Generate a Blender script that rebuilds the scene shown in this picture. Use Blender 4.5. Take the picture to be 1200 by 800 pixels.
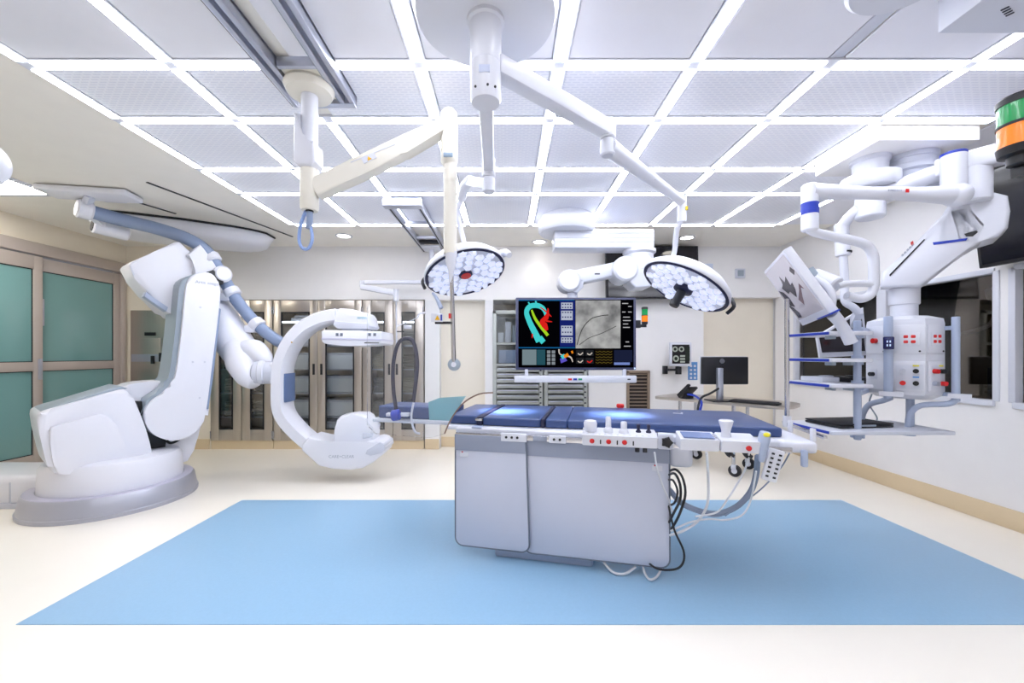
import bpy, bmesh, math, random
from mathutils import Vector, Matrix
random.seed(7)
for _o in list(bpy.data.objects): bpy.data.objects.remove(_o)
scene = bpy.context.scene
COL = scene.collection

# ------------------------------------------------------------------ camera
F, CX, CY, HC = 467.0, 594.0, 415.0, 1.30
cam = bpy.data.cameras.new('camera'); camo = bpy.data.objects.new('camera', cam); COL.objects.link(camo)
camo.location = (0, 0, HC); camo.rotation_euler = (math.pi/2, 0, 0)
cam.sensor_width = 36.0; cam.lens = F/1200*36.0
cam.shift_x = (600-CX)/1200; cam.shift_y = (CY-400)/1200
cam.clip_start = 0.02; cam.clip_end = 100
scene.camera = camo
# ------------------------------------------------------------------ world, exposure
w = bpy.data.worlds.new('world'); scene.world = w; w.use_nodes = True
w.node_tree.nodes['Background'].inputs[0].default_value = (0.8, 0.85, 1, 1)
w.node_tree.nodes['Background'].inputs[1].default_value = 0.3
scene.view_settings.view_transform = 'Standard'; scene.view_settings.look = 'None'
scene.view_settings.gamma = 1.0; scene.view_settings.use_curve_mapping = False
scene.view_settings.exposure = 0.0
STRIP = 18.0           # radiance of the ceiling light strips

# ------------------------------------------------------------------ helpers
def V(*a): return Vector(a)
def P(px, py, Y): return Vector(((px-CX)*Y/F, Y, HC-(py-CY)*Y/F))
def PZ(px, py, Z): return P(px, py, F*(Z-HC)/(CY-py))
def PX(px, py, X): return P(px, py, F*X/(px-CX))
def PP(px, py, o, n):
    r = Vector(((px-CX)/F, 1.0, (CY-py)/F)); c = Vector((0, 0, HC))
    return c + r*((Vector(o)-c).dot(n)/r.dot(n))
def lin(c):
    return tuple(((x/255)/12.92 if x/255 <= .04045 else ((x/255+.055)/1.055)**2.4) for x in c)
def basis(x, y, z, o=(0, 0, 0)):
    m = Matrix((x, y, z)).transposed().to_4x4(); m.translation = Vector(o); return m
def frame_n(n, o, up=(0, 0, 1)):
    z = Vector(n).normalized(); x = Vector(up).cross(z)
    if x.length < 1e-4: x = Vector((1, 0, 0))
    x.normalize(); y = z.cross(x); return basis(x, y, z, o)

MATS = {}
def mat(name, rgb, rough=.5, metal=0., spec=.5, var=.03, vscale=6., bump=0., bscale=200., emit=0., coat=0., ergb=None, stretch=None):
    if name in MATS: return MATS[name]
    m = bpy.data.materials.new(name); m.use_nodes = True; nt = m.node_tree; b = nt.nodes['Principled BSDF']
    col = lin(rgb)
    tc = nt.nodes.new('ShaderNodeTexCoord'); nz = nt.nodes.new('ShaderNodeTexNoise')
    mp = nt.nodes.new('ShaderNodeMapping'); nt.links.new(tc.outputs['Object'], mp.inputs[0]); nt.links.new(mp.outputs[0], nz.inputs['Vector'])
    if stretch: mp.inputs['Scale'].default_value = stretch
    nz.inputs['Scale'].default_value = vscale; nz.inputs['Detail'].default_value = 4
    mx = nt.nodes.new('ShaderNodeMix'); mx.data_type = 'RGBA'
    mx.inputs[6].default_value = tuple(max(0, c*(1-var)) for c in col)+(1,)
    mx.inputs[7].default_value = tuple(min(1, c*(1+var)) for c in col)+(1,)
    nt.links.new(nz.outputs[0], mx.inputs[0]); nt.links.new(mx.outputs[2], b.inputs['Base Color'])
    b.inputs['Roughness'].default_value = rough; b.inputs['Metallic'].default_value = metal
    b.inputs['Specular IOR Level'].default_value = spec; b.inputs['Coat Weight'].default_value = coat
    if bump:
        n2 = nt.nodes.new('ShaderNodeTexNoise'); n2.inputs['Scale'].default_value = bscale
        nt.links.new(mp.outputs[0], n2.inputs['Vector'])
        bp = nt.nodes.new('ShaderNodeBump'); bp.inputs['Strength'].default_value = bump; bp.inputs['Distance'].default_value = .002
        nt.links.new(n2.outputs[0], bp.inputs['Height']); nt.links.new(bp.outputs[0], b.inputs['Normal'])
    if emit:
        b.inputs['Emission Color'].default_value = lin(ergb or rgb)+(1,); b.inputs['Emission Strength'].default_value = emit
    MATS[name] = m; return m
def glass(name, tint=(240, 250, 250), rough=.0, refl=1.0, dens=0.0, dcol=(.85, .9, .95)):
    if name in MATS: return MATS[name]
    m = bpy.data.materials.new(name); m.use_nodes = True; nt = m.node_tree
    for n in list(nt.nodes): nt.nodes.remove(n)
    out = nt.nodes.new('ShaderNodeOutputMaterial'); tr = nt.nodes.new('ShaderNodeBsdfTransparent'); gl = nt.nodes.new('ShaderNodeBsdfGlossy')
    fr = nt.nodes.new('ShaderNodeFresnel'); fr.inputs[0].default_value = 1.5
    ma = nt.nodes.new('ShaderNodeMath'); ma.operation = 'MULTIPLY'; ma.inputs[1].default_value = refl
    mx = nt.nodes.new('ShaderNodeMixShader'); gl.inputs['Roughness'].default_value = rough
    tr.inputs[0].default_value = lin(tint)+(1,); gl.inputs[0].default_value = (1, 1, 1, 1)
    nt.links.new(fr.outputs[0], ma.inputs[0]); nt.links.new(ma.outputs[0], mx.inputs[0])
    last = tr.outputs[0]
    if dens:
        df = nt.nodes.new('ShaderNodeBsdfDiffuse'); df.inputs[0].default_value = dcol+(1,)
        m2 = nt.nodes.new('ShaderNodeMixShader'); m2.inputs[0].default_value = dens
        nt.links.new(tr.outputs[0], m2.inputs[1]); nt.links.new(df.outputs[0], m2.inputs[2]); last = m2.outputs[0]
    nt.links.new(last, mx.inputs[1]); nt.links.new(gl.outputs[0], mx.inputs[2]); nt.links.new(mx.outputs[0], out.inputs[0])
    MATS[name] = m; return m

class MB:
    def __init__(s, M=None): s.bm = bmesh.new(); s.M = M
    def v(s, p):
        p = Vector(p); return s.bm.verts.new(s.M @ p if s.M else p)
    def face(s, vs):
        try: return s.bm.faces.new(vs)
        except ValueError: return None
    def _bev(s, faces, off, seg):
        if off <= 0: return
        ed = set()
        for f in faces:
            if f and f.is_valid: ed.update(f.edges)
        bmesh.ops.bevel(s.bm, geom=list(ed), offset=off, segments=seg, affect='EDGES', profile=.5, clamp_overlap=True)
    def box(s, c, d, R=None, bev=0., seg=2):
        c = Vector(c); h = Vector(d)/2; vs = []
        for x in (-1, 1):
            for y in (-1, 1):
                for z in (-1, 1):
                    q = Vector((x*h.x, y*h.y, z*h.z))
                    if R is not None: q = R @ q
                    vs.append(s.v(c+q))
        fs = [s.face([vs[i] for i in f]) for f in ((0, 1, 3, 2), (4, 6, 7, 5), (0, 4, 5, 1), (2, 3, 7, 6), (0, 2, 6, 4), (1, 5, 7, 3))]
        s._bev(fs, bev, seg); return s
    def span(s, a, b, bev=0., seg=2):
        a = Vector(a); b = Vector(b)
        return s.box((a+b)/2, tuple(abs(t) for t in (b-a)), None, bev, seg)
    def bar(s, a, b, wd, ht, up=(0, 0, 1), bev=0., seg=2):
        a = Vector(a); b = Vector(b); x = (b-a); L = x.length; x.normalize()
        y = Vector(up).cross(x); y.normalize(); z = x.cross(y)
        R = Matrix((x, y, z)).transposed()
        return s.box((a+b)/2, (L, wd, ht), R, bev, seg)
    def prism(s, pts, d, bev=0., seg=2):
        d = Vector(d); a = [s.v(p) for p in pts]; b = [s.v(Vector(p)+d) for p in pts]; n = len(pts)
        caps = [s.face(list(reversed(a))), s.face(b)]
        for i in range(n): s.face([a[i], a[(i+1) % n], b[(i+1) % n], b[i]])
        s._bev(caps, bev, seg); return s
    def ring(s, c, R, r, n): return [s.v(Vector(c)+R @ Vector((r*math.cos(2*math.pi*i/n), r*math.sin(2*math.pi*i/n), 0))) for i in range(n)]
    def bridge(s, A, B):
        n = len(A)
        for i in range(n): s.face([A[i], A[(i+1) % n], B[(i+1) % n], B[i]])
    def loft(s, rings, cap=True):
        R = [[s.v(p) for p in r] for r in rings]
        for a, b in zip(R, R[1:]): s.bridge(a, b)
        if cap: s.face(list(reversed(R[0]))); s.face(R[-1])
        return s
    def lathe(s, prof, o=(0, 0, 0), axis=(0, 0, 1), n=32):
        R = frame_n(axis, (0, 0, 0)).to_3x3(); ax = Vector(axis).normalized(); o = Vector(o); prev = None; first = None
        for r, z in prof:
            ring = s.ring(o+ax*z, R, max(r, 1e-4), n)
            if prev: s.bridge(prev, ring)
            else: first = ring
            prev = ring
        s.face(list(reversed(first))); s.face(prev); return s
    def cyl(s, a, b, r, r2=None, n=20, bev=0.):
        a = Vector(a); b = Vector(b); L = (b-a).length; r2 = r if r2 is None else r2
        pr = [(r, 0), (r2, L)] if not bev else [(r-bev, 0), (r, bev), (r2, L-bev), (r2-bev, L)]
        return s.lathe(pr, a, b-a, n)
    def tube(s, pts, r, n=10, sm=6, closed=False):
        pts = [Vector(p) for p in pts]
        rs = list(r) if hasattr(r, '__len__') else [r]*len(pts)
        if sm > 1 and len(pts) > 2: pts, rs = catmull(pts, rs, sm)
        t0 = (pts[1]-pts[0]).normalized(); up = Vector((0, 0, 1)) if abs(t0.z) < .9 else Vector((1, 0, 0))
        x = up.cross(t0).normalized(); prev = None; first = None
        for i, p in enumerate(pts):
            t = (pts[min(i+1, len(pts)-1)]-pts[max(i-1, 0)]).normalized()
            x = (x-t*x.dot(t)).normalized(); y = t.cross(x)
            ring = [s.v(p+(x*math.cos(2*math.pi*k/n)+y*math.sin(2*math.pi*k/n))*rs[i]) for k in range(n)]
            if prev: s.bridge(prev, ring)
            else: first = ring
            prev = ring
        s.face(list(reversed(first))); s.face(prev); return s
    def ell(s, c, r, R=None, n=20, m=10):
        c = Vector(c); r = r if hasattr(r, '__len__') else (r, r, r); prev = None
        for j in range(m+1):
            th = math.pi*j/m; rr = max(math.sin(th), 1e-3)
            ring = []
            for i in range(n):
                q = Vector((r[0]*rr*math.cos(2*math.pi*i/n), r[1]*rr*math.sin(2*math.pi*i/n), -r[2]*math.cos(th)))
                ring.append(s.v(c+(R @ q if R is not None else q)))
            if prev: s.bridge(prev, ring)
            else: s.face(list(reversed(ring)))
            prev = ring
        s.face(prev); return s
    def out(s, name, m, parent=None, ang=40, label=None, smooth=True):
        bmesh.ops.recalc_face_normals(s.bm, faces=s.bm.faces)
        me = bpy.data.meshes.new(name); s.bm.to_mesh(me); s.bm.free(); me.materials.append(m)
        o = bpy.data.objects.new(name, me); COL.objects.link(o)
        if smooth:
            me.shade_smooth(); me.set_sharp_from_angle(angle=math.radians(ang))
        if parent is not None: child(o, parent)
        if label: o['label'] = label
        return o
def origin(t):
    L = Vector((0, 0, 0))
    while t is not None: L += Vector(t.location); t = t.parent
    return L
def child(o, parent):
    o.parent = parent; o.location = -origin(parent)
def catmull(pts, rs, sm, closed=False):
    out = []; ro = []; n = len(pts)
    g = (lambda i: pts[i % n]) if closed else (lambda i: pts[max(0, min(n-1, i))])
    for i in range(n if closed else n-1):
        a, b, c, d = g(i-1), g(i), g(i+1), g(i+2)
        for k in range(sm):
            t = k/sm
            out.append(.5*((2*b)+(c-a)*t+(2*a-5*b+4*c-d)*t*t+(3*b-a-3*c+d)*t**3))
            if rs: ro.append(rs[i]*(1-t)+rs[(i+1) % n]*t)
    if not closed:
        out.append(pts[-1]); 
        if rs: ro.append(rs[-1])
    return out, ro
def smp(px, n=3, closed=True):
    p, _ = catmull([Vector((a, b, 0)) for a, b in px], None, n, closed); return [(q.x, q.y) for q in p]
def thing(name, label, cat, loc, group=None):
    o = bpy.data.objects.new(name, None); COL.objects.link(o); o.location = loc; o.empty_display_size = .1
    o['label'] = label; o['category'] = cat
    if group: o['group'] = group
    return o
def tag(o, label, cat, group=None):
    o['label'] = label; o['category'] = cat
    if group: o['group'] = group
    return o
def struct(o): o['kind'] = 'structure'; return o
def text(body, size, M, m, parent, name='lettering', ext=.0006, align='CENTER'):
    c = bpy.data.curves.new(name, 'FONT'); c.body = body; c.size = size; c.extrude = ext; c.align_x = align; c.align_y = 'CENTER'
    t = bpy.data.objects.new('tmp', c); COL.objects.link(t)
    dg = bpy.context.evaluated_depsgraph_get(); me = bpy.data.meshes.new_from_object(t.evaluated_get(dg))
    bpy.data.objects.remove(t); bpy.data.curves.remove(c)
    me.transform(M); me.materials.clear(); me.materials.append(m); me.name = name
    o = bpy.data.objects.new(name, me); COL.objects.link(o); child(o, parent); return o

# ------------------------------------------------------------------ materials
M_wall = mat('wall paint white', (238, 236, 236), .55, bump=.05)
M_beige = mat('wall paint beige', (238, 229, 213), .55, bump=.05)
M_ceil = mat('ceiling paint', (244, 240, 232), .5)
M_base = mat('baseboard vinyl', (222, 202, 168), .45)
M_floor = mat('floor vinyl cream', (247, 241, 230), .26, var=.02, vscale=2.5, spec=.4)
M_mat = mat('floor vinyl blue', (146, 184, 214), .30, var=.05, vscale=60, spec=.4)
M_white = mat('white enamel', (214, 216, 226), .32, coat=.2, var=.01)
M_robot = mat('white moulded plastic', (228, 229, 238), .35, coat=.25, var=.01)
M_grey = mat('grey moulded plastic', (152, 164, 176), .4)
M_lgrey = mat('light grey plastic', (205, 208, 220), .4)
M_bgrey = mat('blue grey powder coat', (168, 180, 205), .4)
M_hose = mat('blue grey hose', (134, 150, 180), .45)
M_black = mat('black plastic', (18, 18, 24), .4)
M_dark = mat('dark rubber', (30, 30, 36), .6)
M_steel = mat('brushed stainless steel', (196, 188, 180), .34, 1., var=.08, vscale=3, stretch=(40, 40, 1))
M_chrome = mat('polished steel', (205, 205, 210), .15, 1.)
M_alu = mat('anodised aluminium', (196, 200, 214), .35, .8)
M_navy = mat('navy vinyl upholstery', (52, 74, 124), .38, bump=.25, bscale=14, coat=.1)
M_navyd = mat('dark navy strap', (20, 22, 58), .5)
M_blue = mat('blue plastic', (20, 50, 165), .4)
M_red = mat('red plastic', (205, 28, 30), .4)
M_skirt = mat('pale grey lead vinyl', (196, 200, 216), .45, bump=.2, bscale=5, var=.03, vscale=3)
M_skirtb = mat('slate vinyl band', (146, 153, 172), .5)
M_edge = mat('slate piping', (104, 112, 128), .5)
M_frame = mat('taupe door frame', (192, 181, 175), .42, .2)
M_teal = mat('frosted teal glass', (120, 164, 164), .10, var=.06, vscale=.9, spec=.6)
M_glass = glass('cabinet glass', (248, 250, 250), 0., 1.0)
M_shield = glass('acrylic shield', (252, 253, 254), 0., .9, .012)
M_wing = glass('window glass', (205, 198, 190), 0., 1.0)
M_screen = mat('black screen', (8, 8, 22), .12, spec=.6)
M_txt = mat('grey lettering', (168, 172, 186), .5)
M_dtxt = mat('dark lettering', (40, 44, 60), .5)
def emat(name, rgb, e=1.): return mat(name, (0, 0, 0), .5, spec=0., var=0, emit=e, ergb=rgb)
M_strip = emat('light strip diffuser', (243, 246, 255), STRIP)

# ================================================================== THE ROOM
XL, XR, YB, YF, ZC = -5.22, 3.75, 5.47, -2.5, 2.78
floor = struct(MB().span((XL-.2, YF-.2, -.1), (XR+.2, YB+.8, 0)).out('floor', M_floor))
def KX(px): return (px-CX)*YB/F
def KZ(py): return HC+(CY-py)*YB/F
# blue vinyl inlay (pixel corners projected on the floor)
yn, yf = F*HC/(732-CY), F*HC/(586-CY)
MB().prism([(-2.36, yn, 0), (2.98, yn, 0), (2.98, yf, 0), (-2.36, yf, 0)], (0, 0, .003)).out('blue_floor_inlay', M_mat, floor)

# --- ceiling
M_perf = mat('perforated diffuser panel', (222, 224, 236), .35)
def _perf(m):
    nt = m.node_tree; b = nt.nodes['Principled BSDF']; tc = nt.nodes.new('ShaderNodeTexCoord')
    br = nt.nodes.new('ShaderNodeTexBrick'); br.inputs['Scale'].default_value = 1
    br.inputs['Brick Width'].default_value = .05; br.inputs['Row Height'].default_value = .02; br.inputs['Mortar Size'].default_value = .0068
    br.inputs['Mortar Smooth'].default_value = .2
    c = lin((242, 243, 251)); d = lin((228, 230, 242))
    br.inputs['Color1'].default_value = d+(1,); br.inputs['Color2'].default_value = d+(1,); br.inputs['Mortar'].default_value = c+(1,)
    nt.links.new(tc.outputs['Object'], br.inputs['Vector']); nt.links.new(br.outputs['Color'], b.inputs['Base Color'])
    bp = nt.nodes.new('ShaderNodeBump'); bp.inputs['Distance'].default_value = .003; bp.inputs['Strength'].default_value = .4
    nt.links.new(br.outputs['Fac'], bp.inputs['Height']); nt.links.new(bp.outputs[0], b.inputs['Normal'])
_perf(M_perf)
M_panel = mat('smooth ceiling panel', (236, 236, 244), .3)
ceiling = struct(MB().span((XL-.2, YF-.2, ZC), (XR+.2, YB+.8, ZC+.1)).out('ceiling', M_ceil))
GX = [-2.42, -1.70, -1.115, -.445, .266, .948, 1.633, 2.346, 3.066]
GY = [-1.3, .4, 2.018, 2.495, 3.156, 3.638, 4.517]
for j in range(len(GY)-1):
    for i in range(len(GX)-1):
        if i == 7 and j == 3: continue
        MB().span((GX[i]+.042, GY[j]+.042, ZC-.014), (GX[i+1]-.042, GY[j+1]-.042, ZC-.001), .004, 1).out('ceiling_panel', M_perf if j >= 2 else M_panel, ceiling)
for y0, y1 in ((-1.25, .36), (.44, 1.978)):
    MB().span((1.633-.034, y0, ZC-.010), (1.633+.034, y1, ZC-.001), .003, 1).out('seam_strip', M_lgrey, ceiling)
for y0, y1 in ((2.06, 4.5), (.4, 1.98)):
    MB().span((3.11, y0, ZC-.014), (3.70, y1, ZC-.001), .004, 1).out('ceiling_panel', M_panel, ceiling)

def light_run(name, label, a, b, segs, width=.06):
    """a recessed linear light: aluminium housing plus separate diffuser lengths"""
    a = Vector(a); b = Vector(b); d = (b-a); L = d.length; d.normalize()
    t = thing('ceiling_light_strip', label, 'light', ((a+b)/2).to_tuple(), 'linear lights of the ceiling grid')
    MB().bar(a+V(0, 0, -.009), b+V(0, 0, -.009), width+.02, .016).out('housing', M_white, t)
    for p0, p1 in segs:
        p0 = max(p0+.03, 0); p1 = min(p1-.03, L)
        MB().bar(a+d*p0+V(0, 0, -.019), a+d*p1+V(0, 0, -.019), width-.008, .006, bev=.002).out('diffuser', M_strip, t)
rows = ['behind the surgical light canopy, nearest the camera', 'second row from the camera', 'third row from the camera', 'fourth row from the camera', 'farthest row beside the beige ceiling strip']
for j, y in enumerate(GY[2:]):
    x0, x1 = GX[0], (3.68 if j == 0 else GX[-1])
    if j == 1: x1 = GX[-1]
    xs = [x for x in GX]+([3.68] if j == 0 else [])
    segs = [(xs[k]-x0, xs[k+1]-x0) for k in range(len(xs)-1)]
    light_run('', 'crosswise white ceiling light, '+rows[j], (x0, y, ZC), (x1, y, ZC), segs)
cols = ['leftmost, bordering the beige ceiling', 'second from the left', 'third from the left, ending at the shield track', 'fourth from the left', 'right of the surgical light canopy, in the middle', 'fourth from the right', 'third from the right', 'second from the right, along the pendant soffit box', 'rightmost, far right']
for i, x in enumerate(GX):
    ys = {2: GY[3:], 6: GY[2:], 8: [3.15]+GY[5:]}.get(i, GY)
    y0 = ys[0]; segs = [(ys[k]-y0, ys[k+1]-y0) for k in range(len(ys)-1)]
    light_run('', 'lengthwise white ceiling light, '+cols[i], (x, y0, ZC-.0005), (x, ys[-1], ZC-.0005), segs)
light_run('', 'crosswise white ceiling light behind the camera position', (GX[0], .4, ZC), (GX[-1], .4, ZC), [(GX[k]-GX[0], GX[k+1]-GX[0]) for k in range(8)])

# --- left wall and sliding door
wl = MB(); wl.span((XL-.15, YF, 0), (XL, 3.2, ZC)); wl.span((XL-.15, 3.2, 2.53), (XL, YB+.1, ZC)); wl.span((XL-.15, 5.43, 0), (XL, YB+.1, 2.53))
struct(wl.out('wall_left', M_beige))
d1 = struct(MB().span((XL-.08, 3.2, 2.40), (XL+.05, 5.43, 2.53), .006).span((XL-.08, 5.38, 0), (XL+.03, 5.43, 2.40), .004).span((XL-.08, 3.2, 0), (XL+.03, 3.26, 2.40), .004).span((XL-.08, 3.2, 0), (XL+.03, 5.43, .025)).out('door_1', M_frame))
def leaf(y0, y1, x, nm):
    f = MB(); t = .045
    f.span((x-t, y0, .06), (x, y0+.085, 2.38), .004); f.span((x-t, y1-.085, .06), (x, y1, 2.38), .004)
    for z0, z1 in ((.06, .2), (1.115, 1.215), (2.235, 2.38)): f.span((x-t, y0+.08, z0), (x, y1-.08, z1), .003)
    lf = f.out('door_leaf', M_frame, d1)
    for z0, z1 in ((.2, 1.115), (1.215, 2.235)):
        MB().span((x-t*.7, y0+.08, z0), (x-t*.45, y1-.08, z1)).out('glass_pane', M_teal, lf)
        g = MB()
        for (a, b) in (((y0+.083, z0), (y0+.091, z1)), ((y1-.091, z0), (y1-.083, z1)), ((y0+.083, z0), (y1-.083, z0+.008)), ((y0+.083, z1-.008), (y1-.083, z1))): g.span((x-t*.42, a[0], a[1]), (x-.012, b[0], b[1]))
        g.out('gasket', M_dark, lf)
    return lf
leaf(4.40, 5.38, XL+.0, '')
lf = leaf(3.40, 4.44, XL+.05, '')
MB().span((XL+.05, 4.39, 1.02), (XL+.075, 4.42, 1.25), .005).out('pull_handle', M_alu, lf)
MB().span((XL+.004, 4.45, 1.62), (XL+.03, 4.475, 1.92), .004).out('lock_plate', M_alu, d1)

# --- back wall
wb = MB()
wb.span((XL-.1, YB, 0), (-4.06, YB+.7, ZC)); wb.span((-4.06, YB, 2.05), (1.12, YB+.7, ZC))
wb.span((-1.125, YB, 0), (-.925, YB+.7, 2.05)); wb.span((-.30, YB, 0), (-.19, YB+.7, 2.05)); wb.span((1.12, YB, 0), (2.70, YB+.7, ZC))
wb.span((2.70, YB, 2.08), (XR+.12, YB+.7, ZC))
wb.span((-4.06, YB+.62, 0), (-1.125, YB+.7, 2.05)); wb.span((-.925, YB+.15, 0), (-.3, YB+.7, 2.05)); wb.span((-.19, YB+.55, 0), (1.12, YB+.7, 2.05)); wb.span((2.70, YB+.15, 0), (XR+.12, YB+.7, 2.08))
wall_back = struct(wb.out('wall_back', M_wall))
MB().span((-.925, YB+.145, 0), (-.3, YB+.15, 2.05)).out('alcove_lining', M_beige, wall_back)
MB().span((-.19, YB+.545, 0), (1.12, YB+.55, 2.05)).out('alcove_lining', M_beige, wall_back)
MB().span((2.70, YB+.145, 0), (XR, YB+.15, 2.08)).out('alcove_lining', M_beige, wall_back)
MB().span((XL, YB-.004, 0), (-4.06, YB, ZC)).out('beige_paint_field', M_beige, wall_back)
bb = MB()
for x0, x1 in ((-4.62, -4.07), (-1.12, -.93), (-.3, -.19), (1.13, 2.7)): bb.span((x0, YB-.016, 0), (x1, YB-.004, .14), .004)
bb.span((-.92, YB+.13, 0), (-.31, YB+.144, .14), .004); bb.span((2.71, YB+.13, 0), (XR, YB+.144, .14), .004)
struct(bb.out('baseboard_back', M_base))
# --- front wall behind the camera
struct(MB().span((XL-.15, YF-.12, 0), (XR+.12, YF, ZC)).out('wall_front', M_wall))
# --- right wall with control-room windows
wr = MB()
wr.span((XR, YF, 0), (XR+.12, YB+.1, .94)); wr.span((XR, YF, 1.94), (XR+.12, YB+.1, ZC)); wr.span((XR, 5.18, .94), (XR+.12, YB+.1, 1.94)); wr.span((XR, 2.945, .94), (XR+.12, 3.06, 1.94)); wr.span((XR, YF, .94), (XR+.12, 1.2, 1.94))
wall_right = struct(wr.out('wall_right', M_wall))
struct(MB().span((XR-.012, YF, 0), (XR, YB+.13, .15), .004).out('baseboard_right', M_base))
for n, (y0, y1, mull) in enumerate(((3.06, 5.18, [3.98]), (1.2, 2.945, []))):
    wf = MB(); e = .035
    wf.span((XR-.02, y0-.0, .90), (XR+.10, y1, .945), .004); wf.span((XR-.01, y0, 1.925), (XR+.1, y1, 1.965), .004)
    wf.span((XR-.01, y0-.03, .94), (XR+.1, y0+.012, 1.94), .003); wf.span((XR-.01, y1-.012, .94), (XR+.1, y1+.03, 1.94), .003)
    for my in mull: wf.span((XR-.015, my-.05, .94), (XR+.10, my+.05, 1.94), .004)
    wo = struct(wf.out('window_%d' % (n+1), M_white))
    cuts = [y0+.012]+[q for my in mull for q in (my-.05, my+.05)]+[y1-.012]
    for k in range(0, len(cuts), 2):
        MB().span((XR+.05, cuts[k], .945), (XR+.058, cuts[k+1], 1.93)).out('glass_pane', M_wing, wo)
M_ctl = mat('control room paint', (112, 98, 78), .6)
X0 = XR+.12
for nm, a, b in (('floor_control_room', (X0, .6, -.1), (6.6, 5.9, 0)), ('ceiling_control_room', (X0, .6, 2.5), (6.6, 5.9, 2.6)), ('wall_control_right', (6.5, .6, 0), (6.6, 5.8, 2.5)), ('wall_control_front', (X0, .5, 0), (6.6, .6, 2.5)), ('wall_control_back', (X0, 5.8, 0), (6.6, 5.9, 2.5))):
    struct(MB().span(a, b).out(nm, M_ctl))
cd = thing('control_desk', 'dark desk seen dimly through the control room window', 'desk', (4.5, 3.6, 0))
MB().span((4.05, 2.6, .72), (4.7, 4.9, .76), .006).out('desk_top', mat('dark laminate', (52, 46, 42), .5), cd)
for y in (2.7, 3.75, 4.8): MB().span((4.1, y-.02, 0), (4.65, y+.02, .72)).out('leg_panel', M_dark, cd)
for k, (y, lb) in enumerate(((3.35, 'black monitor on the control room desk nearer the camera'), (4.35, 'black monitor on the control room desk farther from the camera'))):
    t = thing('control_monitor', lb, 'monitor', (4.35, y, .76), 'control room monitors')
    MB().span((4.36, y-.27, .86), (4.40, y+.27, 1.18), .008).out('casing', M_black, t); MB().cyl((4.42, y, .765), (4.42, y, .95), .025).out('stand', M_dark, t)
    MB().cyl((4.42, y, .76), (4.42, y, .775), .11).out('foot', M_dark, t)
cl = thing('ceiling_arm_lamp', 'pale arm lamp seen dimly in the control room behind the glass', 'lamp', (4.7, 3.75, 2.5))
MB().bar((4.6, 3.2, 1.98), (4.6, 3.8, 1.86), .1, .12, bev=.02).out('arm', M_lgrey, cl); MB().cyl((4.6, 3.3, 1.9), (4.6, 3.3, 2.5), .03).out('post', M_lgrey, cl)
MB().tube([(4.6, 3.75, 1.84), (4.6, 3.78, 1.6), (4.5, 3.95, 1.5), (4.4, 4.1, 1.46)], .02).out('tube', M_lgrey, cl)

# stainless door at the left of the back wall
d2 = struct(MB().span((-5.14, YB-.03, 0), (-4.42, YB-.004, 1.90), .004).out('door_2', M_steel))
MB().span((-5.02, YB-.036, .12), (-4.73, YB-.03, 1.52), .003).out('door_leaf', M_steel, d2)
MB().span((-4.72, YB-.036, .12), (-4.45, YB-.03, 1.52), .003).out('door_leaf', M_steel, d2)
MB().span((-4.94, YB-.042, 1.555), (-4.79, YB-.03, 1.60), .004).out('sign_plate', M_black, d2)
MB().span((-5.12, YB-.04, 1.20), (-4.43, YB-.034, 1.30), .003).out('push_bar', M_alu, d2)
MB().span((-4.84, YB-.06, 1.17), (-4.80, YB-.036, 1.28), .004).out('latch', M_black, d2)
MB().span((-4.73, YB-.06, 1.2), (-4.58, YB-.036, 1.32), .004).out('lock_box', M_black, d2)

# downlights and troffer
for px, py, lb in ((632, 283, 'round recessed downlight above the back wall left of the wall screen'), (805, 278, 'round recessed downlight right of the wall screen'), (403, 276, 'round recessed downlight above the steel cabinets')):
    c = PZ(px, py, ZC); t = thing('downlight', lb, 'light', c, 'recessed downlights')
    MB().lathe([(.10, 0), (.10, -.008), (.078, -.01), (.075, 0)], c, (0, 0, 1)).out('trim_ring', M_white, t)
    MB().lathe([(.074, -.002), (.074, -.005)], c).out('lens', emat('downlight lens', (255, 248, 235), 12), t)
    sp = bpy.data.lights.new('downlight_lamp', 'SPOT'); sp.energy = 7; sp.spot_size = 1.9; sp.spot_blend = .6; sp.color = (1, .95, .88); sp.shadow_soft_size = .06
    so = bpy.data.objects.new('downlight_lamp', sp); COL.objects.link(so); so.location = (0, 0, -.02); so.parent = t
c = PZ(-14, 205, ZC)
t = thing('troffer_light', 'square white ceiling panel light at the left edge of the picture', 'light', c)
MB().span(c+V(-.6, -.03, -.012), c+V(.14, .42, -.001), .004).out('frame', M_lgrey, t)
MB().span(c+V(-.55, .02, -.016), c+V(.08, .36, -.011)).out('diffuser', emat('troffer diffuser', (255, 250, 240), 34), t)

# wall devices
def plate(name, label, cat, px0, px1, py0, py1, m, dy=.02, y=YB):
    o = MB().span((KX(px0), y-dy, KZ(py1)), (KX(px1), y-.001, KZ(py0)), .004).out(name, m)
    return tag(o, label, cat)
t = thing('wall_thermostat', 'small grey wall box high on the white back wall right of the lamp', 'wall box', (KX(867), YB, KZ(321)))
MB().span((KX(861), YB-.03, KZ(326)), (KX(872), YB, KZ(315)), .006).out('housing', M_lgrey, t)
MB().span((KX(863), YB-.034, KZ(324)), (KX(870), YB-.029, KZ(317))).out('face', M_grey, t)
t = thing('smoke_sensor', 'pale blue wall plate beside the wall screen', 'wall plate', (KX(829), YB, KZ(315)))
MB().span((KX(820), YB-.015, KZ(323)), (KX(835), YB, KZ(309)), .005).out('plate', mat('pale blue plastic', (205, 214, 235), .4), t)
MB().cyl((KX(828), YB-.03, KZ(316)), (KX(828), YB-.012, KZ(316)), .05).out('sensor', M_white, t)
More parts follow.
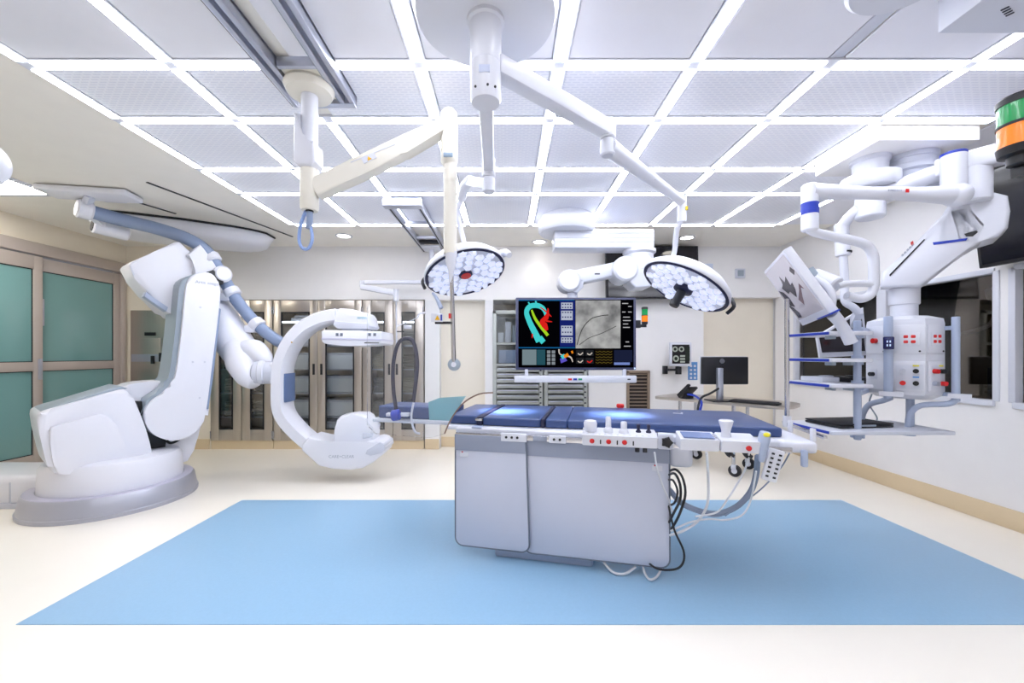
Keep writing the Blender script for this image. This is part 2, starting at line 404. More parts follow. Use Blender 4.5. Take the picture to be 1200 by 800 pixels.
# louvre grille
t = thing('wall_grille', 'brown louvred return air grille low on the white back wall', 'grille', (KX(748), YB, KZ(486)))
gf = MB(); x0, x1, z0, z1 = KX(734), KX(761), KZ(492), KZ(434)
for a, b in (((x0, z0), (x0+.035, z1)), ((x1-.035, z0), (x1, z1)), ((x0, z0), (x1, z0+.04)), ((x0, z1-.035), (x1, z1))): gf.span((a[0], YB-.03, a[1]), (b[0], YB, b[1]), .003)
gf.out('frame', mat('taupe grille', (150, 132, 116), .5, .3), t)
MB().span((x0+.03, YB-.006, z0+.03), (x1-.03, YB-.001, z1-.03)).out('dark_backing', mat('grille backing', (52, 42, 38), .7), t)
n = 13
for k in range(n):
    z = z0+.06+(z1-z0-.11)*k/(n-1)
    MB().box(((x0+x1)/2, YB-.016, z), (x1-x0-.066, .024, .006), Matrix.Rotation(.5, 3, 'X')).out('slat', MATS['taupe grille'], t)

# ================================================================== BACK WALL FURNITURE
def cabinet(x0, x1, label, kind):
    t = thing('steel_cabinet', label, 'cabinet', ((x0+x1)/2, YB+.25, .02), 'stainless cabinets in the back wall')
    y0, z0, z1 = YB-.02, .12, 2.04
    b = MB()
    b.span((x0+.005, y0+.03, z0), (x0+.025, YB+.55, z1)); b.span((x1-.025, y0+.03, z0), (x1-.005, YB+.55, z1))
    b.span((x0+.005, y0+.03, z1-.02), (x1-.005, YB+.55, z1)); b.span((x0+.005, y0+.03, z0), (x1-.005, YB+.55, z0+.02)); b.span((x0+.005, YB+.53, z0), (x1-.005, YB+.55, z1))
    b.out('carcass', M_steel, t)
    MB().span((x0+.005, YB-.005, 0), (x1-.005, YB+.5, .12)).out('plinth', M_base, t)
    for z in (.42, .75, 1.08, 1.41, 1.74):
        MB().span((x0+.03, YB+.06, z), (x1-.03, YB+.5, z+.016)).out('shelf', M_alu, t)
    xm = (x0+x1)/2
    MB().span((x0+.04, YB+.045, 1.735), (x1-.04, YB+.06, 1.757), .003).out('shelf_light', emat('shelf light', (235, 242, 255), 8), t)
    for k, (a, c) in enumerate(((x0+.006, xm-.003), (xm+.003, x1-.006))):
        wd = c-a; wm = {'narrow': (.27, .27), 'wide': (.17, .17)}[kind][0]
        ga, gc = (a+wd*wm, c-wd*wm) ; g0, g1 = .27, 1.88
        f = MB()
        f.span((a, y0, z0), (ga, y0+.03, z1), .003); f.span((gc, y0, z0), (c, y0+.03, z1), .003); f.span((ga-.001, y0, z0), (gc+.001, y0+.03, g0), .003); f.span((ga-.001, y0, g1), (gc+.001, y0+.03, z1), .003)
        dr = f.out('door', M_steel, t)
        MB().span((ga-.004, y0+.01, g0-.004), (gc+.004, y0+.016, g1+.004)).out('glass_pane', M_glass, dr)
        g = MB()
        for (p, q) in (((ga, g0), (ga+.018, g1)), ((gc-.018, g0), (gc, g1)), ((ga, g0), (gc, g0+.018)), ((ga, g1-.018), (gc, g1))): g.span((p[0], y0-.003, p[1]), (q[0], y0+.009, q[1]), .002)
        g.out('gasket', M_dark, dr)
        hx = (c-.05) if k == 0 else (a+.05)
        MB().span((hx-.016, y0-.004, 1.02), (hx+.016, y0+.002, 1.17), .005).out('handle', M_dark, dr)
        for z in (.2, 1.9):
            hx2 = a+.004 if k == 0 else c-.004
            MB().cyl((hx2, y0-.006, z-.05), (hx2, y0-.006, z+.05), .007, n=8).out('hinge', M_chrome, dr)
    return t
C1 = (-4.06, -3.20); C2 = (-3.20, -1.98); C3 = (-1.98, -1.135)
cabinet(*C1, 'stainless cabinet behind the robot column, leftmost of the three', 'narrow')
cabinet(*C2, 'stainless cabinet with white bins behind the C-arm, middle of the three', 'wide')
cabinet(*C3, 'stainless cabinet behind the table head, rightmost of the three', 'narrow')
M_bin = mat('white storage bin', (228, 232, 238), .4)
rn = ['top', 'second', 'third', 'fourth', 'bottom']
zb = [1.12, .90, .68, .46, .19]
for k, z in enumerate((.90, .66, .44, .14)):
    pass
for si, (xa, xb, sd) in enumerate(((-3.06, -2.64, 'left'), (-2.54, -2.12, 'right'))):
    for k, z in enumerate((1.096, .77, .44, .14)):
        t = thing('storage_bin', 'white storage bin behind the %s door of the middle cabinet, %s shelf down' % (sd, ['first', 'second', 'third', 'lowest'][k]), 'bin', ((xa+xb)/2, YB+.2, z), 'white bins in the middle cabinet')
        MB().span((xa, YB+.07, z), (xb, YB+.45, z+.215), .012).out('box', M_bin, t)
        MB().span((xa-.006, YB+.062, z+.195), (xb+.006, YB+.456, z+.225), .006).out('rim', M_lgrey, t)
M_pack = [mat('packet %d' % i, c, .6) for i, c in enumerate(((120, 112, 100), (150, 146, 140), (86, 92, 104), (170, 160, 140)))]
for ci, (cx0, cx1, nm) in enumerate(((C1[0], C1[1], 'left'), (C3[0], C3[1], 'right'))):
    xm = (cx0+cx1)/2
    for di, (a, b) in enumerate(((cx0+.12, xm-.11), (xm+.11, cx1-.12))):
        for k, z in enumerate((.436, .766, 1.096, 1.426)):
            t = MB()
            for q in range(6): t.span((a+.01*(q % 2), YB+.08+.002*q, z+q*.035), (b-.008*((q+1) % 2), YB+.42, z+q*.035+.03), .004)
            tag(t.out('folded_pack_stack', M_pack[(k+di+ci) % 4]), 'stack of flat packs in the %s cabinet, %s door, shelf %s from below' % (nm, 'left' if di == 0 else 'right', ['two', 'three', 'four', 'five'][k]), 'packs', 'flat packs in the outer cabinets')
for di, (xa, xb) in enumerate(((-3.02, -2.66), (-2.52, -2.14))):
    for k, z in enumerate((1.426, 1.756)):
        tag(MB().span((xa, YB+.1, z), (xb, YB+.4, z+.05), .01).span((xa+.03, YB+.12, z+.05), (xb-.05, YB+.38, z+.09), .01).out('flat_tray', M_lgrey), 'pale flat tray in the middle cabinet, %s door, %s shelf' % ('left' if di == 0 else 'right', 'upper' if k else 'lower'), 'tray', 'trays in the middle cabinet')

# --- grey drawer carts in the alcove
M_cart = mat('grey green cart enamel', (176, 180, 176), .4, .2)
def cart(x0, x1, label):
    t = thing('supply_cart', label, 'cart', ((x0+x1)/2, YB+.25, .0), 'drawer carts in the alcove')
    y0 = YB-.03; z0, z1 = .1, 1.90
    b = MB()
    for a in (x0, x1-.05): b.span((a, y0, z0), (a+.05, YB+.5, z1), .005)
    b.span((x0, y0, z1-.05), (x1, YB+.5, z1), .005); b.span((x0, y0, z0), (x1, YB+.5, z0+.05), .005); b.span((x0+.04, YB+.46, z0), (x1-.04, YB+.49, z1)); b.span((x0+.04, y0+.01, 1.14), (x1-.04, YB+.47, 1.17)); b.span((x0+.04, y0+.01, 1.43), (x1-.04, YB+.47, 1.46))
    b.out('frame', M_cart, t)
    for zz in range(13):
        z = .17+zz*.0742
        d = MB().span((x0+.055, y0+.005, z), (x1-.055, YB+.44, z+.052), .004).out('drawer', M_cart, t)
        MB().span((x0+.07, y0-.012, z+.036), (x1-.07, y0+.007, z+.048), .003).out('pull_lip', M_alu, d)
        MB().span((x1-.045, y0-.006, z+.01), (x1-.02, y0+.002, z+.03), .002).out('latch', M_dark, d)
    MB().span((x0+.05, y0+.004, 1.175), (x1-.05, y0+.009, 1.425)).out('glass_pane', M_glass, t)
    MB().span((x0+.05, y0+.004, 1.465), (x1-.05, y0+.009, 1.845)).out('glass_pane', M_glass, t)
    for a in (x0+.06, x1-.06):
        for y in (y0+.05, YB+.44):
            MB().cyl((a-.015, y, .05), (a+.015, y, .05), .05).out('caster', M_dark, t)
    MB().span((x0+.08, y0+.06, 1.175), (x1-.12, y0+.3, 1.36), .01).out('blue_bin', mat('pale blue bin', (150, 170, 205), .5), t)
    for q in range(5): MB().span((x0+.07+q*.1, y0+.08, 1.465), (x0+.15+q*.1, y0+.25, 1.6+.05*((q*3) % 4)), .006).out('supply_box', [M_bin, M_lgrey, M_grey][q % 3], t)
cart(KX(577.5), KX(636), 'grey drawer cart in the alcove, left one behind the big screen')
cart(KX(637.5), KX(688), 'grey drawer cart in the alcove, right one behind the big screen')

# --- wall display on the back wall
t = thing('wall_display', 'large black flat screen mounted high on the back wall', 'display', (KX(760), YB, KZ(352)))
R = Matrix.Rotation(math.radians(-4), 3, 'X'); c = V((KX(707)+KX(813))/2, YB-.12, (KZ(291)+KZ(352))/2)
MB().box(c, (KX(813)-KX(707), .06, KZ(291)-KZ(352)), R, .006).out('casing', M_black, t)
MB().box(c+V(0, -.0325, 0), (KX(813)-KX(707)-.05, .004, KZ(291)-KZ(352)-.05), R).out('screen', M_screen, t)
MB().span(c+V(-.2, .02, -.15), c+V(.2, .12, .15), .01).out('wall_bracket', M_dark, t)

# --- small scan viewer, bracket, blue plate
yS = YB-.16
t = thing('scan_viewer', 'small wall screen showing grey brain scans', 'display', (KX(797), yS, KZ(428)))
def Q(px, py, y): return P(px, py, y)
a, b = Q(785, 429, yS), Q(810.5, 401, yS)
MB().span((a.x, yS, a.z), (b.x, yS+.04, b.z), .006).out('casing', M_white, t)
MB().span((a.x+.03, yS-.003, a.z+.035), (b.x-.03, yS+.001, b.z-.03)).out('screen', M_black, t)
eg = emat('scan grey', (168, 176, 170), .8); eg2 = emat('scan dark grey', (60, 66, 62), .6)
for px, py, rx, rz in ((791, 409, .05, .05), (798.5, 409, .05, .05), (792, 420, .055, .06)):
    c = Q(px, py, yS); 
    MB().ell((c.x, yS-.0035, c.z), (rx*.75, .0015, rz*.75), None, 16, 6).out('brain_slice', eg, t); MB().ell((c.x, yS-.0045, c.z), (rx*.42, .0016, rz*.42), None, 12, 6).out('ventricle', eg2, t)
for k in range(3):
    c = Q(800, 417+k*3.4, yS); MB().span((c.x-.035, yS-.005, c.z-.012), (c.x+.03, yS-.003, c.z+.012)).out('scan_strip', eg, t)
c = Q(805.5, 413, yS); MB().span((c.x-.03, yS-.005, c.z-.11), (c.x+.03, yS-.003, c.z+.08)).out('scan_strip', eg2, t)
t = thing('wall_arm_bracket', 'black folding wall bracket under the small scan screen', 'bracket', (KX(785), YB, KZ(433)))
MB().span((KX(776), YB-.05, KZ(438)), (KX(781), YB, KZ(428.5)), .005).out('wall_plate', M_black, t)
MB().bar((KX(780), YB-.06, KZ(433)), (KX(792), YB-.10, KZ(433)), .03, .03).out('arm', M_dark, t)
MB().span((KX(789), YB-.13, KZ(438)), (KX(794), YB-.06, KZ(429)), .004).out('joint', M_dark, t)
MB().bar((KX(792), YB-.09, KZ(432)), (a.x+.1, yS+.04, a.z+.08), .03, .03).out('arm', M_dark, t)
t = thing('wall_outlet_panel', 'blue wall panel with sockets below the scan screen', 'wall plate', (KX(811), YB, KZ(445)))
MB().span((KX(806), YB-.012, KZ(445)), (KX(817), YB, KZ(424)), .004).out('plate', mat('blue wall plate', (96, 146, 205), .4), t)
for i in range(2):
    for j in range(4): MB().span((KX(808+i*4.5), YB-.016, KZ(430+j*4.6)), (KX(810.5+i*4.5), YB-.01, KZ(427.5+j*4.6)), .002).out('socket', M_white, t)

# --- stainless back table with monitor, phone and keyboard
DC = V(2.42, 4.45, 0); da = Vector((.66, -.751, 0)).normalized(); db = Vector((.751, .66, 0)).normalized()
MD = basis(da, db, V(0, 0, 1), DC); zt = .80
t = thing('steel_back_table', 'stainless steel instrument table on castors behind the patient table', 'table', DC)
pts = []
for sx, sy, a0 in ((1, 1, 0), (-1, 1, 90), (-1, -1, 180), (1, -1, 270)):
    r = .2 if sx > 0 else .07
    for k in range(7):
        an = math.radians(a0+15*k); pts.append((sx*(.68-r)+r*math.cos(an), sy*(.30-r)+r*math.sin(an), zt-.03))
MB(MD).prism(pts, (0, 0, .03), .004).out('top', M_steel, t)
for sx in (-.43, .15):
    for sy in (-.135, .315-.03):
        MB(MD).cyl((sx, sy, .11), (sx, sy, zt-.03), .019, n=14).out('leg', M_chrome, t)
        cst = MB(MD).cyl((sx+.012, sy-.018, .062), (sx+.012, sy+.018, .062), .062, n=24).out('caster', M_dark, t)
        MB(MD).box((sx+.004, sy, .1), (.05, .062, .05), None, .01).cyl((sx+.012, sy-.026, .062), (sx+.012, sy+.026, .062), .028).out('caster_fork', M_lgrey, cst)
for sy in (-.135, .285): MB(MD).cyl((-.43, sy, .3), (.15, sy, .3), .012, n=10).out('stretcher', M_chrome, t)
# monitor seen from the back
c = P(849, 463, 4.28); c.z = zt
t = thing('desk_monitor', 'black desktop monitor seen from behind on the steel table', 'monitor', c)
m0, m1 = P(822, 450, 4.3), P(876, 418, 4.3)
MB().span((m0.x, 4.28, m0.z), (m1.x, 4.325, m1.z), .008).out('casing', M_black, t)
MB().span((m0.x-.004, 4.318, m0.z-.004), (m1.x+.004, 4.334, m1.z+.004), .003).out('bezel', M_lgrey, t)
MB().span((m0.x+.01, 4.334, m0.z+.012), (m1.x-.01, 4.337, m1.z-.012)).out('screen', M_screen, t)
s0 = P(840, 464, 4.26); s1 = P(846.5, 431, 4.26)
MB().span((s0.x, 4.235, zt+.01), (s1.x, 4.28, s1.z), .006).out('stand', M_alu, t)
MB().span((s0.x-.09, 4.16, zt), (s1.x+.11, 4.36, zt+.014), .006).out('foot', M_black, t)
lc = P(846.2, 423, 4.275)
MB().lathe([(.026, 0), (.026, .003), (.022, .003), (.022, 0)], lc, (0, -1, 0), 28).out('logo_ring', M_alu, t)
text('DELL', .017, basis(V(1, 0, 0), V(0, 0, 1), V(0, -1, 0), lc+V(0, -.004, 0)), M_alu, t, 'logo_lettering')
c = P(807, 463, 4.45); c.z = zt
t = thing('desk_phone', 'black desk telephone on the left end of the steel table', 'phone', c)
Rp = Matrix.Rotation(.5, 3, 'Z') @ Matrix.Rotation(-.75, 3, 'X')
MB().box(c+V(0, .02, .075), (.17, .17, .03), Rp, .008).out('body', M_black, t)
MB().box(c+V(-.055, -.0, .10), (.045, .2, .03), Rp, .012).out('handset', M_dark, t)
MB().box(c+V(.035, .0, .10), (.08, .05, .006), Rp).out('display', M_grey, t)
MB().box(c+V(0, .05, .03), (.12, .09, .06), Matrix.Rotation(.5, 3, 'Z'), .006).out('stand', M_dark, t)
c = P(884, 468, 4.06); c.z = zt
t = thing('computer_keyboard', 'black keyboard lying on the steel table right of the monitor', 'keyboard', c)
RK = Matrix.Rotation(math.atan2(da.y, da.x), 3, 'Z')
MB().box(c+V(0, 0, .012), (.44, .14, .02), RK, .005).out('body', M_black, t)
for r in range(4):
    MB().box(c+RK @ V(0, -.048+r*.032, .025), (.41, .024, .007), RK, .002).out('key_row', M_dark, t)
for lb, pts, m in (('black cable hanging from the monitor across the steel table', [(842, 455, 4.22), (832, 461, 4.2), (822, 466, 4.18), (818, 478, 4.12), (819, 487, 4.12)], M_black), ('blue cable hanging from the telephone over the table edge', [(806, 462, 4.40), (815, 464, 4.3), (822, 471, 4.14), (820, 482, 4.1)], M_blue)):
    tag(MB().tube([P(*q) for q in pts], .012, 8).out('table_cable', m), lb, 'cable')

# ================================================================== ANGIOGRAPHY ROBOT
C0 = V(-3.52, 3.59, 0)
ph = math.radians(54); RA = V(math.cos(ph), math.sin(ph), 0); RN = V(math.sin(ph), -math.cos(ph), 0)   # arm plane direction, normal to the viewer
rb = thing('angiography_robot', 'white robotic C-arm X-ray unit on a round grey floor base', 'x-ray robot', C0)
def rp(px, d, n=3, smooth=True):
    q = smp(px, n) if smooth else px
    return [PP(x, y, C0+RN*d, RN) for x, y in q]
def rprism(name, px, d, th, m, bev=.03, n=3, smooth=True, parent=None, label=None, seg=3):
    return MB().prism(rp(px, d, n, smooth), -RN*th, bev, seg).out(name, m, parent or rb, 50, label)
base = MB().lathe([(.585, 0), (.588, .03), (.58, .036), (.558, .155), (.548, .168), (.47, .168), (.465, .175)], C0, n=72).out('base_ring', mat('satin grey base ring', (176, 178, 190), .3, .35), rb)
MB().lathe([(.55, .160), (.544, .174), (.48, .174), (.475, .160)], C0, n=72).out('base_ring_lip', mat('lilac grey lip', (190, 188, 206), .35), base)
MB().lathe([(.475, .12), (.47, .25), (.462, .36), (.44, .40), (.38, .42)], C0, n=72).out('turntable', M_robot, rb)
# cable duct along the floor to the left
MB().span((-5.20, 3.36, .0), (-3.85, 3.86, .27), .06, 4).out('cable_duct', M_robot, rb)
MB().span((-5.20, 3.345, .0), (-3.93, 3.38, .045), .006).out('duct_skirting', M_lgrey, rb)
MB().span((-4.19, 3.352, .045), (-4.183, 3.364, .22)).out('duct_seam', M_lgrey, rb)
# rear housing
hull = [(43, 492), (47, 484), (60, 479), (100, 468), (140, 457), (149, 458), (156, 466), (164, 484), (172, 506), (178, 530), (178, 546), (150, 551), (110, 555), (72, 557), (63, 554), (56, 546), (50, 525)]
hb = rprism('rear_housing', hull, .30, .56, M_robot, .035, 2)
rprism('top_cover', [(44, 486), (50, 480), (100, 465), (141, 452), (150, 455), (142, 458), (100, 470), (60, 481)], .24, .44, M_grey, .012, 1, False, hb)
rprism('side_panel', [(58, 505), (66, 499), (95, 491), (112, 486), (122, 486), (131, 491), (140, 504), (150, 527), (156, 533), (168, 534), (178, 533), (178, 545), (150, 550), (110, 554), (74, 556), (66, 553), (61, 535)], .335, .06, M_robot, .014, 2, True, hb)
rprism('inner_cover', [(143, 457), (150, 451), (165, 448), (190, 446), (200, 450), (204, 470), (205, 520), (182, 540), (172, 505), (160, 475)], .04, .30, M_robot, .03, 2)
rprism('cable_bay', [(160, 470), (172, 470), (196, 505), (194, 526), (178, 528), (170, 500)], .1, .2, M_black, .01, 1, False)
rprism('joint_block', [(178, 528), (184, 520), (205, 515), (228, 505), (236, 490), (232, 512), (220, 540), (190, 545), (178, 545)], .06, .34, M_robot, .03, 2)
for q in range(3):
    MB().tube([PP(x+q*3, y+q, C0+RN*(.15+.02*q), RN) for x, y in ((166, 487), (174, 474), (182, 467), (192, 462))], .012, 8).out('cable', M_dark, rb)
MB().tube([PP(x, y, C0+RN*.13, RN) for x, y in ((195, 516), (200, 519), (208, 516), (212, 512))], .012, 8).out('cable', M_dark, rb)
# main column
colp = [(188, 513), (176, 505), (169, 491), (171, 479), (180, 468), (196, 457), (205, 443), (210, 415), (214, 380), (217, 345), (221, 328), (231, 320), (245, 319), (254, 326), (258, 340), (257, 358), (253, 392), (247, 440), (242, 478), (236, 500), (222, 512), (204, 516)]
cb = rprism('column', colp, .27, .05, M_robot, .018, 3)
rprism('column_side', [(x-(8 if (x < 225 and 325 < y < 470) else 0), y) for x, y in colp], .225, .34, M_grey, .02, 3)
rprism('column_edge_strip', [(256, 360), (259, 362), (250, 440), (244, 482), (241, 480), (247, 440)], .262, .14, M_hose, .004, 1, False, cb)
rprism('column_end_clip', [(240, 478), (245, 479), (244, 487), (239, 486)], .262, .1, M_robot, .004, 1, False, cb)
o = PP(243, 331.5, C0+RN*.2715, RN)
text('Artis zeego', .042, basis(RA, V(0, 0, 1), RN, o), M_txt, cb)
for x, y in ((235, 360), (226, 424), (240, 424), (234, 466)):
    p = PP(x, y, C0+RN*.2715, RN); MB().cyl(p-RN*.003, p+RN*.002, .009, n=12).out('screw_cap', M_lgrey, cb)
# shoulder housing behind the column
sh = rprism('shoulder_housing', [(150, 311), (153, 307), (180, 295), (206, 283), (211, 283), (226, 297), (240, 315), (240, 345), (215, 360), (207, 372), (203, 371), (196, 363), (172, 344), (158, 326)], .04, .34, M_robot, .03, 1, False)
rprism('shoulder_bracket', [(219, 299), (235, 286), (254, 309), (257, 330), (250, 352), (236, 340), (227, 318), (228, 306)], .09, .30, M_robot, .015, 1, False)
rprism('housing_strip', [(171, 342), (197, 360), (195, 365), (169, 347)], .06, .1, M_bgrey, .004, 1, False, sh)
rprism('housing_slot', [(152, 311), (154, 312), (158, 322), (156, 323)], .044, .02, M_lgrey, .001, 1, False, sh)
rprism('shoulder_joint', [(x*1.0, y*1.0) for x, y in [(232+26*math.cos(a*.3927), 330+24*math.sin(a*.3927)) for a in range(16)]], .03, .2, M_grey, .01, 1, False)
p = PP(258, 322, C0+RN*.06, RN)
MB().cyl(p-RN*.22, p+RN*.1, .085, n=32, bev=.02).out('elbow_cap', M_robot, rb)
rprism('elbow_ring', [(244, 318), (250, 316), (262, 326), (262, 333), (257, 333)], .15, .1, M_black, .004, 1, False)
# forearm and wrist
FA = [P(240, 345, 4.36), P(257, 376, 4.33), P(277, 405, 4.28), P(290, 423, 4.24)]
MB().tube(FA, [.17, .195, .18, .165], 28, 5).out('forearm', M_robot, rb, 60)
MB().tube([P(245, 385, 4.28), P(258, 405, 4.22), P(270, 420, 4.16)], [.03, .05, .05], 14, 5).out('forearm_rail', M_bgrey, rb, 60)
MB().tube([P(276, 405, 4.22), P(284, 425, 4.14), P(293, 441, 4.08), P(300, 449, 4.06)], [.12, .15, .125, .075], 24, 6).out('wrist_cover', M_robot, rb, 60)
MB().tube([P(285, 410, 4.22), P(298, 411, 4.18), P(309, 420, 4.14), P(313, 428, 4.12)], [.10, .12, .09, .05], 24, 6).out('wrist_cover', M_robot, rb, 60)
MB().cyl(P(297, 436, 4.07), P(324, 437, 4.12), .115, n=36, bev=.02).out('wrist_joint', M_lgrey, rb)
MB().cyl(P(303, 436, 4.07), P(311, 436, 4.09), .122, n=36, bev=.01).out('wrist_ring', M_white, rb)
MB().span(P(312, 451, 4.0)+V(0, .02, 0), P(328, 424, 4.0)+V(0, .23, 0), .035, 4).out('c_arm_mount', M_robot, rb)
# C-arm
YC = 4.0
outer = [(391, 361), (371, 365), (350, 375), (333, 391), (322, 410), (316, 431), (315, 456), (316, 480), (323, 497), (338, 514), (354, 528)]
oc, _ = catmull([Vector((a, b, 0)) for a, b in outer], None, 4)
inn = []
for i, p in enumerate(oc):
    tdir = (oc[min(i+1, len(oc)-1)]-oc[max(i-1, 0)]).normalized(); nrm = Vector((-tdir.y, tdir.x, 0))
    if nrm.dot(Vector((395, 445, 0))-p) < 0: nrm = -nrm
    inn.append(p+nrm*15.5)
ca = MB()
rings = []
for a, b in zip(oc, inn):
    A = P(a.x, a.y, YC); B = P(b.x, b.y, YC); D = V(0, .25, 0); e = (B-A)*.14
    rings.append([A+e, B-e, B+V(0, .03, 0), B+D-V(0, .03, 0), B+D-e, A+D+e, A+D-V(0, .03, 0), A+V(0, .03, 0)])
ca.loft(rings); carm = ca.out('c_arm', M_robot, rb, 50)
# blue grey inset on the inner face
x_in = inn[28]
q0 = P(inn[22].x, 438, YC); q1 = P(inn[26].x, 472, YC)
MB().span((q0.x-.01, YC+.03, q1.z), (q0.x+.012, YC+.225, q0.z), .003).out('inner_inset', mat('slate blue inset', (98, 120, 162), .5), carm)
p = P(342, 401, YC-.002); MB().cyl(p, p+V(0, -.006, 0), .008, n=10).out('indicator', mat('amber dot', (190, 150, 60), .4), carm)
# lower X-ray tube housing
low = [(353, 528), (353, 521), (361, 512), (376, 516), (395, 520), (423, 520), (440, 515), (447, 517), (451, 524), (449, 532), (437, 542), (424, 549), (410, 551), (390, 550), (373, 546)]
lo = MB().prism([P(x, y, YC-.03) for x, y in low], (0, .31, 0), .025, 3).out('tube_housing', M_robot, rb, 50)
MB().prism([P(x, y, YC-.036) for x, y in ((430, 527), (445, 518), (450, 521), (451, 527), (447, 531), (434, 534), (428, 532))], (0, .32, 0), .006, 2).out('bumper', M_lgrey, lo)
text('CARE+CLEAR', .042, basis(V(1, 0, 0), V(0, 0, 1), V(0, -1, 0), P(400, 535, YC-.031)), M_txt, lo)
MB().prism([P(x, y, YC+.0) for x, y in ((389, 521), (392, 503), (394, 492), (399, 487), (412, 485), (425, 485), (431, 489), (434, 503), (438, 507), (437, 519), (430, 522))], (0, .23, 0), .035, 4).out('x_ray_tube', M_robot, rb, 50)
MB().prism([P(x, y, YC-.012) for x, y in ((387, 520), (440, 518), (438, 522), (389, 524))], (0, .25, 0), .004).out('tube_gasket', M_grey, lo)
MB().prism([P(x, y, YC-.004) for x, y in ((425, 507), (437, 508), (436, 512), (425, 514))], (0, .1, 0), .004).out('tube_rib', M_lgrey, lo)
# detector
hd = MB().prism([P(x, y, YC-.03) for x, y in ((390, 381), (394, 363), (398, 361), (412, 362), (427, 366), (431, 372), (433, 381), (430, 384), (396, 385))], (0, .31, 0), .018, 3).out('detector_head', M_robot, rb, 50)
MB().prism([P(x, y, YC-.035) for x, y in ((390, 380), (392, 376), (432, 379), (433, 382), (430, 385), (395, 385))], (0, .32, 0), .006).out('detector_collar', M_lgrey, hd)
MB().span(P(400, 389, YC), P(426, 383, YC)+V(0, .22, 0), .01).out('detector_neck', M_lgrey, hd)
dt = MB().prism([P(x, y, YC-.09) for x, y in ((376.5, 388), (380, 386.5), (446, 388), (447, 391), (447, 402), (444, 404), (428, 403.5), (412, 406), (402, 405), (380, 402.5), (377, 400))], (0, .42, 0), .01, 2).out('flat_detector', M_robot, rb, 50)
MB().prism([P(x, y, YC-.095) for x, y in ((376.5, 395.5), (447, 397), (447, 399), (376.5, 398))], (0, .43, 0), .002).out('detector_stripe', mat('lilac stripe', (196, 196, 216), .4), dt)
MB().prism([P(x, y, YC-.094) for x, y in ((427, 401), (444, 401), (444, 402), (427, 402))], (0, .02, 0)).out('detector_slot', M_dark, dt)
text('SIEMENS', .026, basis(V(1, 0, 0), V(0, 0, 1), V(0, -1, 0), P(424, 372.5, YC-.032)), mat('teal lettering', (70, 160, 175), .5), hd)
for x in (395, 400, 433, 439): MB().span(P(x-1.6, 393.6, YC-.093), P(x+1.6, 390.2, YC-.093)+V(0, .01, 0)).out('control_mark', M_edge, dt)
# supply hose from the ceiling
HP = [PZ(100, 246, 2.62), PZ(140, 257, 2.60), P(185, 268, 3.98), P(222, 281, 4.05), P(243, 296, 4.12), P(257, 318, 4.2), P(276, 350, 4.28), P(300, 379, 4.32), P(325, 399, 4.33), P(340, 404, 4.3)]
HP[0].y = HP[0].y; hs = MB().tube(HP, .062, 18, 8).out('supply_hose', M_hose, rb, 60)
for (x, y, Y, dx, dy) in ((248, 303, 4.15, .5, -.8), (272, 343, 4.27, .55, -.75), (301, 380, 4.32, .68, -.6)):
    c = P(x, y, Y); dv = V(dx, 0, dy).normalized()
    MB().cyl(c-dv*.045, c+dv*.045, .082, n=24, bev=.012).out('hose_clamp', M_robot, hs)
    MB().box(c+V(-.05, -.02, -.05), (.1, .09, .08), None, .012).out('clamp_block', M_robot, hs)

# --- ceiling track, trolley and fairing for the supply hose
t = thing('ceiling_cable_fairing', 'long white boat-shaped cable fairing under the ceiling above the robot', 'cable fairing', PZ(225, 272, 2.72))
A = PZ(100, 264, 2.66); B = PZ(322, 291, 2.64)
ax = (B-A); ax.z = 0; L = ax.length; ax.normalize(); sd = V(-ax.y, ax.x, 0); rings = []
for k in range(21):
    s = k/20; wdt = .34*min(1, (1-abs(2*s-1)**5)**.5+.02)*(1-.18*abs(2*s-1)); dp = .20*(1-abs(2*s-1)**6)**.5+.005
    c = A+ax*(L*s); c.z = ZC-.012
    rings.append([c+sd*(wdt*math.cos(q*math.pi/12))-V(0, 0, dp*(math.sin(q*math.pi/12)**.45 if 0 < q < 12 else 0)) for q in range(13)]+[c+sd*(-wdt*.98)+V(0, 0, .006), c+sd*(wdt*.98)+V(0, 0, .006)])
MB().loft(rings).out('shell', M_robot, t, 60)
rings2 = []
MB().tube([A+ax*(L*s)+sd*(.342*min(1, (1-abs(2*s-1)**5)**.5+.02)*(1-.18*abs(2*s-1)))*-1+V(0, 0, ZC-.012-(A+ax*(L*s)).z) for s in [k/20 for k in range(21)]], .012, 8, 1).out('shadow_gap_gasket', M_dark, t)
t = thing('ceiling_trolley', 'white flat trolley plate on the ceiling holding the hose ends at the left', 'trolley', PZ(105, 238, 2.72))
c = PZ(106, 233, 2.70)
Rz = Matrix.Rotation(math.radians(10), 3, 'Z')
MB().box(c+V(0, 0, .045), (.70, .24, .055), Rz, .02, 3).out('plate', M_robot, t)
MB().box(c+V(.05, .1, .06), (.2, .24, .04), Rz, .02).out('carriage', M_lgrey, t)
e0 = HP[0]; dv = (HP[1]-HP[0]).normalized()
MB().cyl(e0-dv*.06, e0+dv*.05, .085, n=28, bev=.015).out('hose_socket', M_robot, t)
e1 = PZ(125, 268, 2.53); MB().cyl(e1-dv*.10, e1+dv*.16, .07, n=24, bev=.01).out('second_socket', M_robot, t)
MB().cyl(e1-dv*.105, e1-dv*.08, .055, n=24).out('socket_opening', M_black, t)
MB().bar(e0+V(0, 0, .02), c+V(.0, 0, .03), .08, .05, (1, 0, 0), .01).out('hanger', M_lgrey, t)
MB().bar(e1, e0, .05, .06, (1, 0, 0), .01).out('hanger', M_robot, t)
